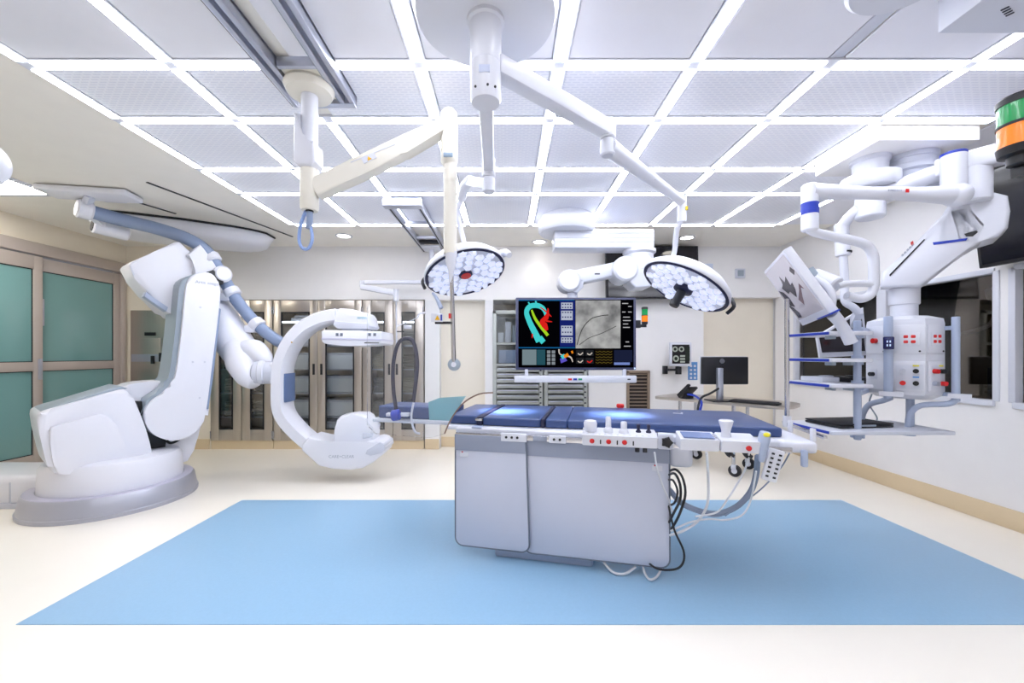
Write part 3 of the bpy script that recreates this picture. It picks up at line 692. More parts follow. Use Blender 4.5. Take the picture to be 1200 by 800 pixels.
for lb, a, b in (('black slot in the beige ceiling nearer the light grid', (172, 213), (343, 277)), ('black slot in the beige ceiling passing over the trolley', (112, 222), (206, 250))):
    tag(MB().bar(PZ(*a, ZC)-V(0, 0, .004), PZ(*b, ZC)-V(0, 0, .004), .022, .006).out('ceiling_slot', M_black), lb, 'ceiling slot')

# ================================================================== PATIENT TABLE
TO = V(-.324, 2.566, 0); TU = V(.975, -.2225, 0).normalized(); TV = V(-TU.y, TU.x, 0)
MT = basis(TU, TV, V(0, 0, 1), TO)
def TP(s, t, z): return MT @ V(s, t, z)
def TF(px, py, t):            # pixel -> local (s, z) on the table's lengthwise plane at offset t
    p = MT.inverted() @ PP(px, py, TP(0, t, 0), TV); return p.x, p.z
pt = thing('patient_table', 'white patient table with steel side rails and a floor pedestal', 'operating table', TP(.65, .35, 0))
MB(MT).box((.55, .36, .03), (.62, .62, .06), None, .015).out('floor_plate', M_bgrey, pt)
MB(MT).box((.62, .36, .42), (.55, .34, .74), None, .03).out('pedestal', M_white, pt)
MB(MT).box((.62, .36, .76), (1.1, .5, .06), None, .015).out('top_carrier', M_lgrey, pt)
MB(MT).span((-.02, .03, .775), (1.98, .72, .828), .016, 3).out('table_top', M_white, pt)
MB(MT).span((1.86, .0, .768), (2.03, .75, .832), .02, 3).out('end_cap', M_white, pt)
MB(MT).span((-.10, .07, .80), (.02, .68, .828), .01).out('head_bracket', M_white, pt)
MB(MT).span((-.74, .22, .80), (-.06, .50, .828), .01).out('head_board', M_lgrey, pt)
for t0 in (-.012, .748):
    rl = MB(MT).box((.95, t0, .785), (1.9, .012, .032), None, .002).out('side_rail', M_chrome, pt)
    for s in (.2, .75, 1.25, 1.78): MB(MT).box((s, t0+(.022 if t0 < 0 else -.022), .785), (.03, .04, .024)).out('rail_spacer', M_alu, rl)
MB(MT).span((.3, -.03, .762), (.46, -.012, .812), .004).out('rail_bracket', M_white, pt); MB(MT).span((.60, -.03, .765), (.70, -.012, .81), .004).out('rail_bracket', M_white, pt)
for s in (.335, .37, .405, .63, .665):
    MB(MT).cyl((s, -.034, .788), (s, -.028, .788), .008, n=10).out('clamp_screw', M_dark, pt)
MB(MT).span((.5, -.02, .77), (.585, -.014, .80), .002).out('clamp_badge', M_skirtb, pt)
MB(MT).span((1.945, -.02, .70), (1.975, .01, .79), .008).out('end_grip', M_bgrey, pt)
for t0 in (.28, .02): MB(MT).span((2.01, t0, .83), (2.03, t0+.035, .90), .006).out('end_post', M_white, pt)
MB(MT).box((2.085, .3, .85), (.02, .5, .02), None, .004).out('accessory_bar', M_chrome, pt)
# lead skirts
def skirt(label, s0, s1, top_s1, z0, z1, band, t0, rad=.05):
    t = thing('lead_skirt', label, 'lead skirt', TP((s0+s1)/2, t0, z0), 'radiation skirts of the patient table')
    pts = [(s0, z1), (s0, z0+rad)]
    for k in range(1, 6): a = math.radians(180+18*k); pts.append((s0+rad+rad*math.cos(a), z0+rad+rad*math.sin(a)))
    for k in range(0, 6): a = math.radians(270+18*k); pts.append((s1-rad+rad*math.cos(a), z0+rad+rad*math.sin(a)))
    pts += [(top_s1+(s1-top_s1)*.3, band), (top_s1, z1)]
    MB(MT).prism([(s, t0, z) for s, z in pts], (0, .012, 0), .002).out('panel', M_skirt, t)
    MB(MT).prism([(s0, t0-.004, z1), (s0, t0-.004, band), (top_s1+(s1-top_s1)*.1, t0-.004, band), (top_s1, t0-.004, z1)], (0, .004, 0), .001).out('upper_band', M_skirtb, t)
    MB(MT).tube([(s, t0+.004, z) for s, z in pts], .006, 8, 1).out('edging', M_edge, t)
    return t
sk1 = skirt('pale grey lead skirt with piped edge, narrow left flap of the table', .0, .478, .452, .085, .79, .69, -.022)
sk2 = skirt('pale grey lead skirt with piped edge, wide right panel of the table', .44, 1.288, 1.285, .075, .79, .675, -.002, .05)
def sticker(s, z, t0, par):
    MB(MT).box((s, t0, z), (.055, .002, .03)).out('label_sticker', M_white, par); MB(MT).box((s-.012, t0-.0015, z+.016), (.01, .002, .008)).out('sticker_mark', M_red, par)
sticker(.06, .665, -.025, sk1); sticker(1.22, .645, -.004, sk2)

# mattress pads
def pad(label, s0, s1, z0=.831, z1=.885, t0=.10, t1=.78, grp='mattress pads of the patient table', bev=.011):
    o = MB(MT); o.span((s0, t0, z0), (s1, t1, z1), bev, 3)
    return tag(o.out('mattress_pad', M_navy, None, 60), label, 'mattress', grp)
pad('long navy mattress pad at the right end of the patient table', .70, 1.90)
pad('short navy mattress pad in the middle of the patient table', .56, .699)
pad('navy mattress pad left of the dark strap', .145, .53)
pad('dark navy neck pad near the head end', -.10, .10, .831, .89, .12, .72)
pad('narrow navy head pad at the far left of the table', -.70, -.12, .829, .92, .24, .50)
for s0, s1, lb in ((.53, .56, 'dark navy strap around the middle of the mattress'), (.10, .145, 'dark navy strap with silver buckle at the neck of the mattress')):
    t = thing('mattress_strap', lb, 'strap', TP(s0, .35, .83), 'mattress straps')
    MB(MT).span((s0+.002, .092, .83), (s1-.002, .788, .888), .01, 2).out('band', M_navyd, t)
    if s0 < .2:
        MB(MT).span((s0-.002, .086, .862), (s1, .094, .878), .002).out('buckle', M_chrome, t)
        MB(MT).span((s0-.01, .03, .822), (s1+.012, .10, .832), .004).out('tongue', M_bgrey, t)
tag(MB(MT).prism([(1.40, .55, .886), (1.46, .53, .886), (1.475, .60, .886), (1.46, .60, .886), (1.455, .555, .886), (1.405, .575, .886)], (0, 0, .003)).out('printed_mark', M_white), 'small white angled print on the navy mattress top', 'print')
# emergency stop on the far rail
t = thing('emergency_stop', 'small red emergency stop button beyond the mattress', 'button', TP(1.06, .85, .8))
MB(MT).span((1.02, .80, .77), (1.10, .88, .878), .008).out('housing', M_white, t)
MB(MT).cyl((1.06, .84, .878), (1.06, .84, .908), .03, n=20, bev=.006).out('button', M_red, t)

MT2 = MT @ Matrix.Translation((0, 0, .026))
# joystick console
def console(name, label, s0, s1, z0=.762, z1=.842, t0=-.16, t1=-.016):
    t = thing(name, label, 'console', TP((s0+s1)/2, t0, z0))
    M_ = MB(MT2).prism([(s0, t0, z1-.018), (s0, t1, z1), (s0, t1, z0), (s0, t0+.02, z0)], (s1-s0, 0, 0), .008, 3).out('housing', M_white, t)
    return t
cj = console('joystick_console', 'white joystick console with three red buttons on the table rail', .80, 1.205)
hz = .842
MB(MT2).lathe([(.03, 0), (.03, .01), (.036, .02), (.038, .05), (.032, .064), (.018, .068)], (.845, -.09, hz-.012)).out('palm_knob', M_white, cj)
MB(MT2).lathe([(.028, 0), (.026, .02), (.016, .03), (.015, .085), (.012, .09)], (.945, -.09, hz-.012)).out('joystick', M_white, cj)
MB(MT2).lathe([(.028, 0), (.026, .015), (.017, .025), (.018, .058), (.014, .064)], (1.03, -.09, hz-.012)).out('joystick', M_white, cj)
for s in (1.11, 1.165): MB(MT2).lathe([(.016, 0), (.014, .012), (.008, .02), (.010, .045), (.006, .05)], (s, -.07, hz-.012), n=14).out('toggle', M_navyd, cj)
for s in (.855, .945, 1.03):
    MB(MT2).lathe([(.0135, 0), (.0135, .010), (.008, .015)], (s, -.146, .79), (0, -1, 0), 16).out('red_button', M_red, cj)
    MB(MT2).span((s+.043, -.152, .775), (s+.05, -.14, .81), .001).out('slot', M_dark, cj)
for i in range(11): MB(MT2).lathe([(.007, 0), (.007, .003)], (.83+i*.033, -.135, hz-.016), n=10).out('key', M_lgrey, cj)
for s in (1.1, 1.14): MB(MT2).cyl((s, -.12, .735), (s, -.12, .763), .012, n=10).out('connector', M_dark, cj)
# star knob bracket
kb = thing('rail_clamp', 'rail clamp block with black star knob between the two consoles', 'clamp', TP(1.26, -.03, .77))
MB(MT2).span((1.215, -.06, .74), (1.30, -.014, .83), .01).out('block', M_lgrey, kb)
sp = []
for k in range(20):
    a = 2*math.pi*k/20; r = .026+.007*math.cos(5*a); sp.append((1.262+r*math.cos(a), -.062, .785+r*math.sin(a)))
MB(MT2).prism(sp, (0, -.022, 0), .004).out('star_knob', M_black, kb)
MB(MT2).span((1.29, .02, .62), (1.42, .14, .765), .03, 3).out('support_block', M_white, kb)
# touch console and joystick module
ct = console('touch_console', 'white touch panel console on the table rail', 1.315, 1.51)
MB(MT2).prism([(1.335, -.145, .829), (1.488, -.145, .829), (1.488, -.04, .8405), (1.335, -.04, .8405)], (0, 0, .003)).out('touch_screen', mat('slate touch screen', (116, 134, 178), .2), ct)
for z in range(3): MB(MT2).lathe([(.007, 0), (.007, .004)], (1.5, -.06-.03*z, .838-.003*z), n=10).out('key', M_lgrey, ct)
cs = console('stand_console', 'white control module with single white joystick at the right of the rail', 1.515, 1.70)
MB(MT2).lathe([(.026, 0), (.024, .012), (.022, .03), (.032, .07), (.036, .085), (.030, .09)], (1.558, -.08, .832)).out('joystick', M_white, cs)
MB(MT2).lathe([(.0135, 0), (.0135, .010), (.008, .015)], (1.645, -.146, .79), (0, -1, 0), 16).out('red_button', M_red, cs)
for s in (1.545, 1.565, 1.63, 1.65): MB(MT2).tube([(s, -.12, .762), (s+.01, -.125, .745), (s+.02, -.13, .74)], .009, 8, 3).out('connector', M_dark, cs)
# hand switch and remote
hsw = thing('hand_switch', 'grey hand switch with yellow button hanging at the right of the consoles', 'hand switch', TP(1.715, -.14, .75))
MB(MT2).tube([(1.710, -.13, .72), (1.715, -.135, .77), (1.720, -.14, .84), (1.723, -.145, .875)], [.012, .02, .028, .024], 16, 4).out('grip', M_bgrey, hsw)
MB(MT2).ell((1.723, -.163, .865), (.017, .012, .012)).out('button', mat('yellow button', (225, 215, 40), .4), hsw)
rc = thing('table_remote', 'white keypad remote hanging tilted below the hand switch', 'remote', TP(1.770, -.1, .65))
RR = Matrix.Rotation(math.radians(14), 3, 'Y')
MB(MT2).box((1.770, -.11, .70), (.075, .022, .17), RR, .008).out('body', M_white, rc)
for i in range(2):
    for j in range(6): MB(MT2).box(V(1.770, -.123, .70)+RR @ V(-.017+.034*i, 0, -.06+j*.024), (.014, .004, .01), RR, .001).out('key', M_dark, rc)

# IV pole at the table end
ip = thing('drip_pole', 'thin stainless upright pole clamped to the foot end of the table', 'pole', TP(2.085, .5, .84))
b = TP(2.085, .5, .84); MB().cyl(b, (b.x, b.y, 1.66), .014, n=14).out('pole', M_chrome, ip)
MB().cyl((b.x, b.y, .83), (b.x, b.y, .90), .024, n=14).out('clamp', M_white, ip)

# breathing hose loop at the head
hs = thing('breathing_hose', 'dark blue looped breathing hose with bright blue valve at the table head', 'hose', P(463, 487, 2.86))
MB().tube([P(x, y, 2.86) for x, y in ((465, 484), (461, 455), (461, 425), (467, 402), (477, 396.5), (485, 402), (489, 425), (487, 450), (484.5, 470))], .014, 12, 6).out('hose', mat('corrugated navy hose', (30, 28, 56), .5), hs)
MB().cyl(P(459, 487, 2.84), P(469, 485.5, 2.84), .04, n=20, bev=.008).out('valve', M_blue, hs)
MB().span(P(452, 488, 2.85), P(479, 484, 2.85)+V(0, .05, 0), .005).out('clamp', M_white, hs)
MB().tube([P(x, y, 2.84) for x, y in ((484.5, 472), (482, 490), (486, 505), (492, 508))], .008, 8, 5).out('clear_line', M_lgrey, hs)

# cables
NC = [0]
def cable(label, pts, r, m, Y=2.24):
    NC[0] += 1; off = -.012*(NC[0] % 5)
    q = [P(p[0], p[1], (p[2] if len(p) > 2 else Y)+off) for p in pts]
    tag(MB().tube(q, r, 8, 6).out('table_cable', m), label, 'cable', 'cables of the patient table')
M_wcab = mat('white cable sheath', (214, 216, 222), .5); M_gcab = mat('grey cable sheath', (128, 140, 162), .5)
cable('black cable loop falling lowest beside the skirt', [(783, 590, 2.3), (790, 620), (801, 645), (800, 660), (790, 667), (770, 666), (755, 655, 2.4)], .006, M_black)
cable('black cable in an outer arc beside the skirt', [(784, 552, 2.32), (792, 550), (800, 560), (803, 580), (795, 605), (785, 622, 2.32)], .007, M_black)
cable('black cable in a middle arc beside the skirt', [(784, 556, 2.32), (791, 555), (797, 568), (797, 585), (790, 600), (784, 612, 2.32)], .007, M_black)
cable('black cable in the innermost arc beside the skirt', [(784, 562, 2.32), (789, 563), (794, 575), (791, 588), (785, 592, 2.32)], .006, M_black)
cable('thick grey cable sagging from the skirt to the right console', [(784, 573, 2.32), (800, 590), (825, 600), (845, 601), (865, 592), (880, 575), (886, 556), (888, 535, 2.12)], .016, M_gcab)
cable('thin grey cable just under the thick sagging one', [(785, 578, 2.32), (803, 594), (830, 604), (848, 603), (868, 590), (884, 566)], .004, M_gcab)
cable('white cable dropping from the touch console to the floor', [(828, 530, 2.12), (830, 560), (829, 590), (818, 610), (800, 622), (785, 627, 2.3)], .007, M_wcab)
cable('white cable in a wide low arc under the consoles', [(886, 552, 2.1), (880, 585), (870, 603), (850, 609), (830, 608), (808, 612), (786, 622, 2.3)], .005, M_wcab)
cable('white cable slanting from the control module down left', [(878, 530, 2.1), (873, 550), (862, 570), (853, 584, 2.2), (840, 600), (815, 605, 2.2)], .005, M_wcab)
cable('thin grey cable slanting from the table end', [(925, 531, 2.1), (915, 548), (895, 570), (870, 590), (850, 604, 2.2)], .004, M_gcab)
cable('thin white cable crossing the front of the right skirt', [(767, 530, 2.1), (770, 548, 2.2), (777, 570, 2.235), (783, 583, 2.26), (788, 600, 2.27)], .005, M_wcab)
cable('white cable loop under the right end of the skirt', [(752, 658, 2.36), (756, 672, 2.34), (762, 679, 2.3), (770, 675, 2.32), (776, 664, 2.36)], .007, M_wcab)
cable('white cable loop under the middle of the skirt', [(707, 658, 2.42), (718, 670, 2.38), (732, 672, 2.36), (745, 664, 2.38)], .007, M_wcab)

# ================================================================== SURGICAL LIGHTS
LC = V(-.088, 1.66, 0)
t = thing('surgical_light_mount', 'round white ceiling canopy with thick column for the surgical lights', 'lamp mount', (LC.x, LC.y, ZC))
MB().lathe([(.30, ZC-.016), (.30, ZC-.05), (.287, ZC-.085), (.27, ZC-.09)], LC, n=72).out('canopy', M_white, t)
col = MB().lathe([(.078, ZC-.09), (.078, ZC-.105), (.066, ZC-.11), (.064, 2.36), (.058, 2.345)], LC, n=36).out('column', M_white, t)
for z in (2.60, 2.50): MB().lathe([(.0655, z), (.0655, z+.004)], LC, n=36).out('seam_ring', M_lgrey, col)
for a in (-2.2, -1.4, -.9): MB().cyl(LC+V(.062*math.cos(a), .062*math.sin(a), 2.38), LC+V(.068*math.cos(a), .068*math.sin(a), 2.38), .005, n=8).out('screw', M_dark, col)
MB().span(LC+V(-.025, -.067, 2.43), LC+V(.02, -.06, 2.46), .002).out('type_plate', mat('pale type plate', (196, 204, 228), .3), col)
M_lens = mat('crystal lens facet', (236, 240, 255), .08, coat=.6, emit=.36, ergb=(225, 232, 255))
M_lback = mat('lamp reflector plate', (140, 138, 146), .25, .5)
def lamp_head(t, c, n, aim, R=.31, seed=1, spot=850):
    n = Vector(n).normalized(); F_ = frame_n(n, c, (1, 0, 0)); R3 = F_.to_3x3()
    MB(F_).lathe([(.05, -.11), (.16, -.10), (.25, -.075), (R-.01, -.03), (R, 0), (R-.005, .012), (R-.03, .014)], n=56).out('head_shell', M_white, t, 50)
    MB(F_).lathe([(R-.018, .0), (R-.006, .016), (R-.022, .022), (R-.032, .012)], n=56).out('rim', M_navyd, t, 50)
    MB(F_).lathe([(R-.03, .008), (R-.03, .013)], n=56).out('reflector', M_lback, t)
    rnd = random.Random(seed); k = 0
    for ring, cnt in ((.085, 6), (.145, 12), (.205, 18), (.252, 22)):
        for i in range(cnt):
            a = 2*math.pi*i/cnt+ring*9
            if ring > .24 and rnd.random() < .25: continue
            MB(F_).ell((ring*math.cos(a), ring*math.sin(a), .018), (.026+.010*rnd.random(), .034, .022), Matrix.Rotation(rnd.random()*3, 3, 'Z'), 6, 4).out('lens', M_lens, t, 5, None, True)
    sl = bpy.data.lights.new('lamp_beam', 'SPOT'); sl.energy = spot; sl.spot_size = .36; sl.spot_blend = .8; sl.shadow_soft_size = .12
    so = bpy.data.objects.new('lamp_beam', sl); COL.objects.link(so); so.parent = t
    st_ = Vector(c)+n*.06; m = frame_n(st_-Vector(aim), st_-origin(t)); so.matrix_basis = m
    return F_
def grip(t, F_, a0, R=.315, m=None):
    pts = []
    for k in range(7):
        a = a0+(k-3)*.09; r = R+(.045 if 0 < k < 6 else 0); pts.append(F_ @ V(r*math.cos(a), r*math.sin(a), -.015))
    MB().tube(pts, .011, 10, 3).out('grip', m or M_black, t)
# lamp over the table head
L1 = P(545, 319, 2.9)
t = thing('surgical_light', 'surgical lamp with red centre hanging over the table head on the middle arm', 'surgical lamp', (LC.x, LC.y, 2.36), 'surgical lamps')
j1 = V(-.105, 2.30, 2.38)
MB().bar(V(LC.x, LC.y-.02, 2.385), j1, .062, .07, bev=.012).out('extension_arm', M_white, t)
MB().cyl(j1+V(0, 0, -.06), j1+V(0, 0, .05), .038, n=24, bev=.006).out('joint', M_white, t)
MB().cyl(j1+V(0, 0, -.15), j1+V(0, 0, -.06), .036, n=24, bev=.008).out('joint', M_lgrey, t)
k1 = P(541, 232, 2.86)
MB().bar(j1+V(0, .0, -.10), P(549, 212, 2.55), .05, .06, bev=.012).out('spring_arm', M_white, t)
MB().tube([P(552, 211, 2.52), P(545, 218, 2.62), k1], .032, 14, 4).out('spring_arm', M_white, t)
MB().tube([k1, P(536, 250, 2.95), P(541, 272, 3.0), P(546, 294, 2.98)], .019, 12, 5).out('yoke', M_white, t)
n1 = V(.26, -.33, -.91)
F1 = lamp_head(t, L1, n1, (.0, 2.92, .885), .30, seed=3)
MB(F1).lathe([(.05, .0), (.05, .025), (.042, .03), (.02, .032)], n=28).out('centre_hub', M_navyd, t)
MB(F1).lathe([(.036, .03), (.036, .036), (.01, .038)], n=24).out('red_centre', M_red, t)
MB().tube([P(583, 300, 2.9), P(592, 296, 2.85), P(597, 299, 2.8)], [.03, .028, .02], 12, 4).out('side_handle', M_white, t)
MB().tube([P(507, 343, 2.75), P(512, 350, 2.74), P(517, 361, 2.72)], [.008, .012, .016], 10, 4).out('lower_handle', M_bgrey, t)
MB().tube([P(499, 325, 2.9), P(495, 330, 2.88), P(498, 338, 2.86)], .012, 8, 4).out('grip', M_black, t)
# lamp right of centre
L2 = P(803, 335, 2.78)
t = thing('surgical_light', 'surgical lamp with black centre handle on the long right-hand arm', 'surgical lamp', (LC.x, LC.y, 2.5), 'surgical lamps')
a0 = V(LC.x+.04, LC.y, 2.50); a1 = PZ(712, 152, 2.50)
MB().bar(a0, a1, .075, .085, bev=.014).out('extension_arm', M_white, t)
MB().cyl(a1+V(0, 0, -.05), a1+V(0, 0, .05), .042, n=24, bev=.006).out('joint', M_white, t)
MB().cyl(a1+V(0, 0, -.14), a1+V(0, 0, -.05), .038, n=24, bev=.008).out('joint', M_lgrey, t)
b0 = a1+V(0, 0, -.09); b1 = P(799, 236, 2.80)
MB().tube([b0, b0.lerp(b1, .12), b0.lerp(b1, .88), b1], [.05, .045, .032, .034], 14, 1).out('spring_arm', M_white, t)
bm_ = b0.lerp(b1, .55); dvec = (b1-b0).normalized(); sn = V(.0, -1, 0); up = sn.cross(dvec)
text('stryker', .04, basis(dvec, (dvec.cross(V(0, -1, 0)) * -1).normalized(), V(0, -1, 0), bm_+V(0, -.047, .0)), M_dtxt, t)
MB().cyl(b1+V(0, 0, -.15), b1+V(0, 0, .04), .03, n=20, bev=.006).out('end_joint', M_white, t)
MB().span(b1+V(.012, -.034, -.07), b1+V(.028, -.025, -.045)).out('yellow_tag', mat('yellow tag', (230, 200, 40), .5), t)
MB().tube([b1+V(0, 0, -.14), P(793, 270, 2.84), P(789, 300, 2.92), P(775, 312, 2.96)], .018, 12, 5).out('yoke', M_white, t)
n2 = V(-.529, -.063, -.846)
F2 = lamp_head(t, L2, n2, (.78, 2.74, .885), .31, seed=5)
MB(F2).lathe([(.065, .01), (.065, .04), (.055, .046), (.03, .048)], n=28).out('centre_hub', M_navyd, t)
MB(F2).lathe([(.032, .04), (.030, .13), (.034, .15), (.030, .165)], n=24).out('centre_handle', M_black, t)
MB().tube([P(806, 316, 2.62), P(814, 314, 2.58), P(834, 327, 2.56), P(839, 335, 2.60)], .012, 10, 4).out('grip', M_black, t)
MB().tube([P(852, 367, 2.72), P(860, 359, 2.68), P(857, 350, 2.72)], .013, 10, 4).out('grip', M_black, t)

# ================================================================== RADIATION SHIELD ON CEILING TRACK
tr = thing('ceiling_track', 'pair of aluminium ceiling rails at the left holding the shield arm', 'ceiling track', (-1.03, 1.2, ZC))
for x in (-1.175, -.895):
    r_ = MB(); r_.span((x-.04, -.6, ZC-.075), (x-.012, 2.27, ZC-.014), .004); r_.span((x+.012, -.6, ZC-.075), (x+.04, 2.27, ZC-.014), .004); r_.span((x-.04, -.6, ZC-.03), (x+.04, 2.27, ZC-.014))
    r_.out('rail', M_alu, tr)
    MB().span((x-.046, -.6, ZC-.07), (x-.041, 2.27, ZC-.05)).out('rail_seal', M_black if x < -1 else M_grey, tr)
MB().span((-1.16, 2.23, ZC-.08), (-.855, 2.275, ZC-.014), .006).out('end_beam', M_alu, tr)
MB().span((-.90, 2.276, ZC-.06), (-.875, 2.282, ZC-.035), .003).out('end_stop', M_black, tr)
MB().span((-1.13, 1.95, ZC-.07), (-.94, 1.975, ZC-.02), .004).out('cross_beam', M_alu, tr)
M_ivory = mat('ivory enamel', (228, 224, 213), .38)
sa = thing('shield_arm', 'ivory jointed ceiling arm carrying the clear radiation shield', 'ceiling arm', (-1.045, 2.11, ZC-.05))
sc = V(-1.045, 2.11, 0)
MB().span((-1.13, 1.98, ZC-.06), (-.945, 2.225, ZC-.03), .006).out('carriage', M_ivory, sa)
MB().lathe([(.12, ZC-.06), (.125, ZC-.075), (.11, ZC-.105), (.05, ZC-.115)], sc, n=40).out('dome', M_ivory, sa)
MB().cyl(sc+V(0, 0, 2.36), sc+V(0, 0, ZC-.1), .042, n=28).out('post', M_white, sa)
MB().prism([sc+V(x, -.055, z) for x, z in ((-.058, 2.55), (-.03, 2.55), (-.022, 2.43), (.05, 2.40), (.052, 2.30), (.03, 2.275), (-.035, 2.275), (-.062, 2.31))], (0, .11, 0), .014, 3).out('post_cover', M_white, sa)
MB().lathe([(.04, 2.06), (.046, 2.07), (.046, 2.275)], sc, n=28).out('swivel', M_ivory, sa)
EA = sc+V(.03, 0, 2.17); EB = P(524, 150, 2.22)
armd = (EB-EA).normalized(); aup = V(0, -1, 0).cross(armd)*-1; aup = armd.cross(V(0, -1, 0)); aup = aup if aup.z > 0 else -aup
def ap(s, h): return EA+(EB-EA)*s+aup*h+V(0, -.035, 0)
ar = MB().prism([ap(0, -.05), ap(.3, -.052), ap(.62, -.05), ap(.66, -.035), ap(.98, -.03), ap(1.0, .0), ap(1.0, .05), ap(.7, .052), ap(.4, .05), ap(.0, .05)], (0, .075, 0), .012, 2).out('spring_arm', M_ivory, sa, 50)
MB().prism([ap(.30, .03)+V(0, -.002, 0), ap(.62, .018)+V(0, -.002, 0), ap(.62, .022)+V(0, -.002, 0), ap(.30, .034)+V(0, -.002, 0)], (0, .003, 0)).out('cover_seam', M_lgrey, ar)
lc_ = ap(.42, .01)+V(0, -.002, 0)
MB().box(lc_, (.075, .002, .032), Matrix((armd, V(0, 1, 0), aup)).transposed()).out('label_plate', M_white, ar)
MB().prism([lc_+V(0, -.003, 0)+armd*x+aup*z for x, z in ((-.012, -.010), (.012, -.010), (0, .011))], (0, .002, 0)).out('warning_triangle', mat('warning yellow', (235, 180, 30), .5), ar)
vx = V(EB.x+.012, 2.22, 0)
MB().lathe([(.03, 2.66), (.046, 2.64), (.047, 2.40), (.047, 2.37), (.036, 2.35)], vx, n=24).out('end_joint', M_ivory, sa)
MB().span(vx+V(-.026, -.05, 2.375), vx+V(.026, -.044, 2.40), .003).out('tilt_label', mat('blue grey label', (140, 160, 180), .4), sa)
MB().cyl(vx+V(.005, 0, 1.86), vx+V(.005, 0, 2.36), .037, n=24).out('drop_post', M_ivory, sa)
MB().lathe([(.012, 1.70), (.016, 1.76), (.03, 1.81), (.034, 1.87)], vx+V(.01, 0, 0), n=20).out('collar', M_white, sa)
hub = P(532, 427, 2.22)
MB().cyl(vx+V(.012, 0, 1.76), (hub.x, 2.22, hub.z), .012, n=14).out('rod', M_chrome, sa)
MB().lathe([(.035, 0), (.035, .012), (.02, .022), (.008, .026)], hub+V(0, .012, 0), (0, -1, 0), 28).out('hub_disc', M_grey, sa)
MB().lathe([(.014, .02), (.014, .032)], hub+V(0, .012, 0), (0, -1, 0), 18).out('hub_nut', M_white, sa)
h0 = P(505, 377, 2.19); h1 = P(519, 367, 2.19)
MB().span(h0, h1+V(0, .006, 0), .002).out('sign', M_white, sa)
tc_ = P(512.5, 372, 2.187)
MB().prism([tc_+V(-.014, 0, -.013), tc_+V(.014, 0, -.013), tc_+V(0, 0, .013)], (0, .003, 0)).out('warning_triangle', MATS['warning yellow'], sa)
MB().span(P(516.2, 375.5, 2.187), P(518, 368.5, 2.187)+V(0, .003, 0)).out('sign_mark', M_blue, sa)
MB().span(P(509.5, 379.5, 2.2), P(528, 376.5, 2.2)+V(0, .012, 0), .003).out('handle_bar', M_black, sa)
MB().span(P(525.5, 373, 2.2), P(528, 367, 2.2)+V(0, .01, 0), .002).out('red_tag', M_red, sa)
# acrylic pane
YP = 2.245
out = [(430, 360), (436, 352), (586, 352), (593, 360), (593, 448), (588, 457), (578, 460), (562, 461.5), (547, 469), (536, 480), (527, 494), (521, 508), (505, 513), (440, 508), (430, 498)]
shp = thing('radiation_shield', 'clear acrylic radiation shield with curved cut-out hanging over the table head', 'shield', P(512, 508, YP))
MB().prism([P(x, y, YP) for x, y in out], (0, .008, 0)).out('pane', M_shield, shp)
MB().tube([P(x, y, YP+.004) for x, y in out[6:12]], .004, 8, 4).out('cut_edge', mat('tan edge trim', (150, 120, 104), .5), shp)
MB().prism([P(x, y, YP+.004) for x, y in ((502, 471), (515, 466), (546, 464), (536, 479), (527, 493), (503, 492))], (0, .003, 0)).out('painted_blue_reflection', glass('painted blue reflection', (225, 242, 252), 0., .8, .66, (.48, .90, 1.0)), shp)  # thin cyan sheet added to paint the bluish gloss reflection on the pane
# blue strap loop
st = thing('strap_loop', 'pale blue webbing strap loop hanging from the shield arm swivel', 'strap', sc+V(0, 0, 2.06))
s_top = sc+V(0, -.0, 2.065)
MB().tube([s_top, s_top+V(.002, 0, -.05), s_top+V(-.004, 0, -.10)], .016, 10, 3).out('knot', M_hose, st)
MB().tube([P(x, y, 2.11) for x, y in ((359, 246), (356, 253), (352, 265), (350.5, 280), (353, 289), (358, 292), (363, 289), (366, 279), (364, 265), (361, 254), (359, 246))], .0085, 8, 4).out('loop', mat('pale blue webbing', (140, 165, 215), .6), st)
MB().cyl(s_top+V(0, 0, -.012), s_top+V(0, 0, .0), .02, n=14).out('hook', M_black, st)
# far track with second arm
t2 = thing('ceiling_track', 'short aluminium rail frame on the far ceiling above the cabinets', 'ceiling track', (-.98, 4.6, ZC))
for x in (-1.12, -.83):
    MB().span((x-.022, 3.78, ZC-.09), (x+.022, 5.42, ZC-.016), .004).out('rail', M_alu, t2)
    MB().span((x-.006, 3.80, ZC-.094), (x+.006, 5.40, ZC-.089)).out('rail_slot', M_dark, t2)
MB().span((-1.16, 3.70, ZC-.10), (-.79, 3.80, ZC-.016), .006).out('end_beam', M_alu, t2)
for y in (4.3, 4.85): MB().span((-1.1, y, ZC-.07), (-.85, y+.03, ZC-.04)).out('cross_bar', M_alu, t2)
MB().span((-1.1, 4.98, ZC-.08), (-.85, 5.06, ZC-.05)).out('cable_tray', M_dark, t2)
a2 = thing('second_shield_arm', 'slim white folded arm with drop rod in front of the right cabinet', 'ceiling arm', (-.98, 5.2, ZC-.1))
MB().span((-1.09, 5.05, ZC-.12), (-.86, 5.32, ZC-.09), .008).out('carriage', M_white, a2)
MB().cyl((-.98, 5.2, 2.22), (-.98, 5.2, ZC-.1), .035, n=20).out('post', M_white, a2)
q = lambda x, y: P(x, y, 5.2)
MB().bar(V(-.98, 5.2, 2.24), q(424, 331), .05, .05, bev=.01).out('extension_arm', M_white, a2)
MB().cyl(q(425, 336), q(425, 329), .04, n=18).out('joint', M_white, a2)
MB().bar(q(425, 337)+V(0, -.07, 0), q(464, 344)+V(0, -.07, 0), .05, .07, bev=.012).out('spring_arm', M_white, a2)
MB().cyl(q(466, 354)+V(0, -.07, 0), q(466, 340)+V(0, -.07, 0), .035, n=18).out('end_joint', M_white, a2)
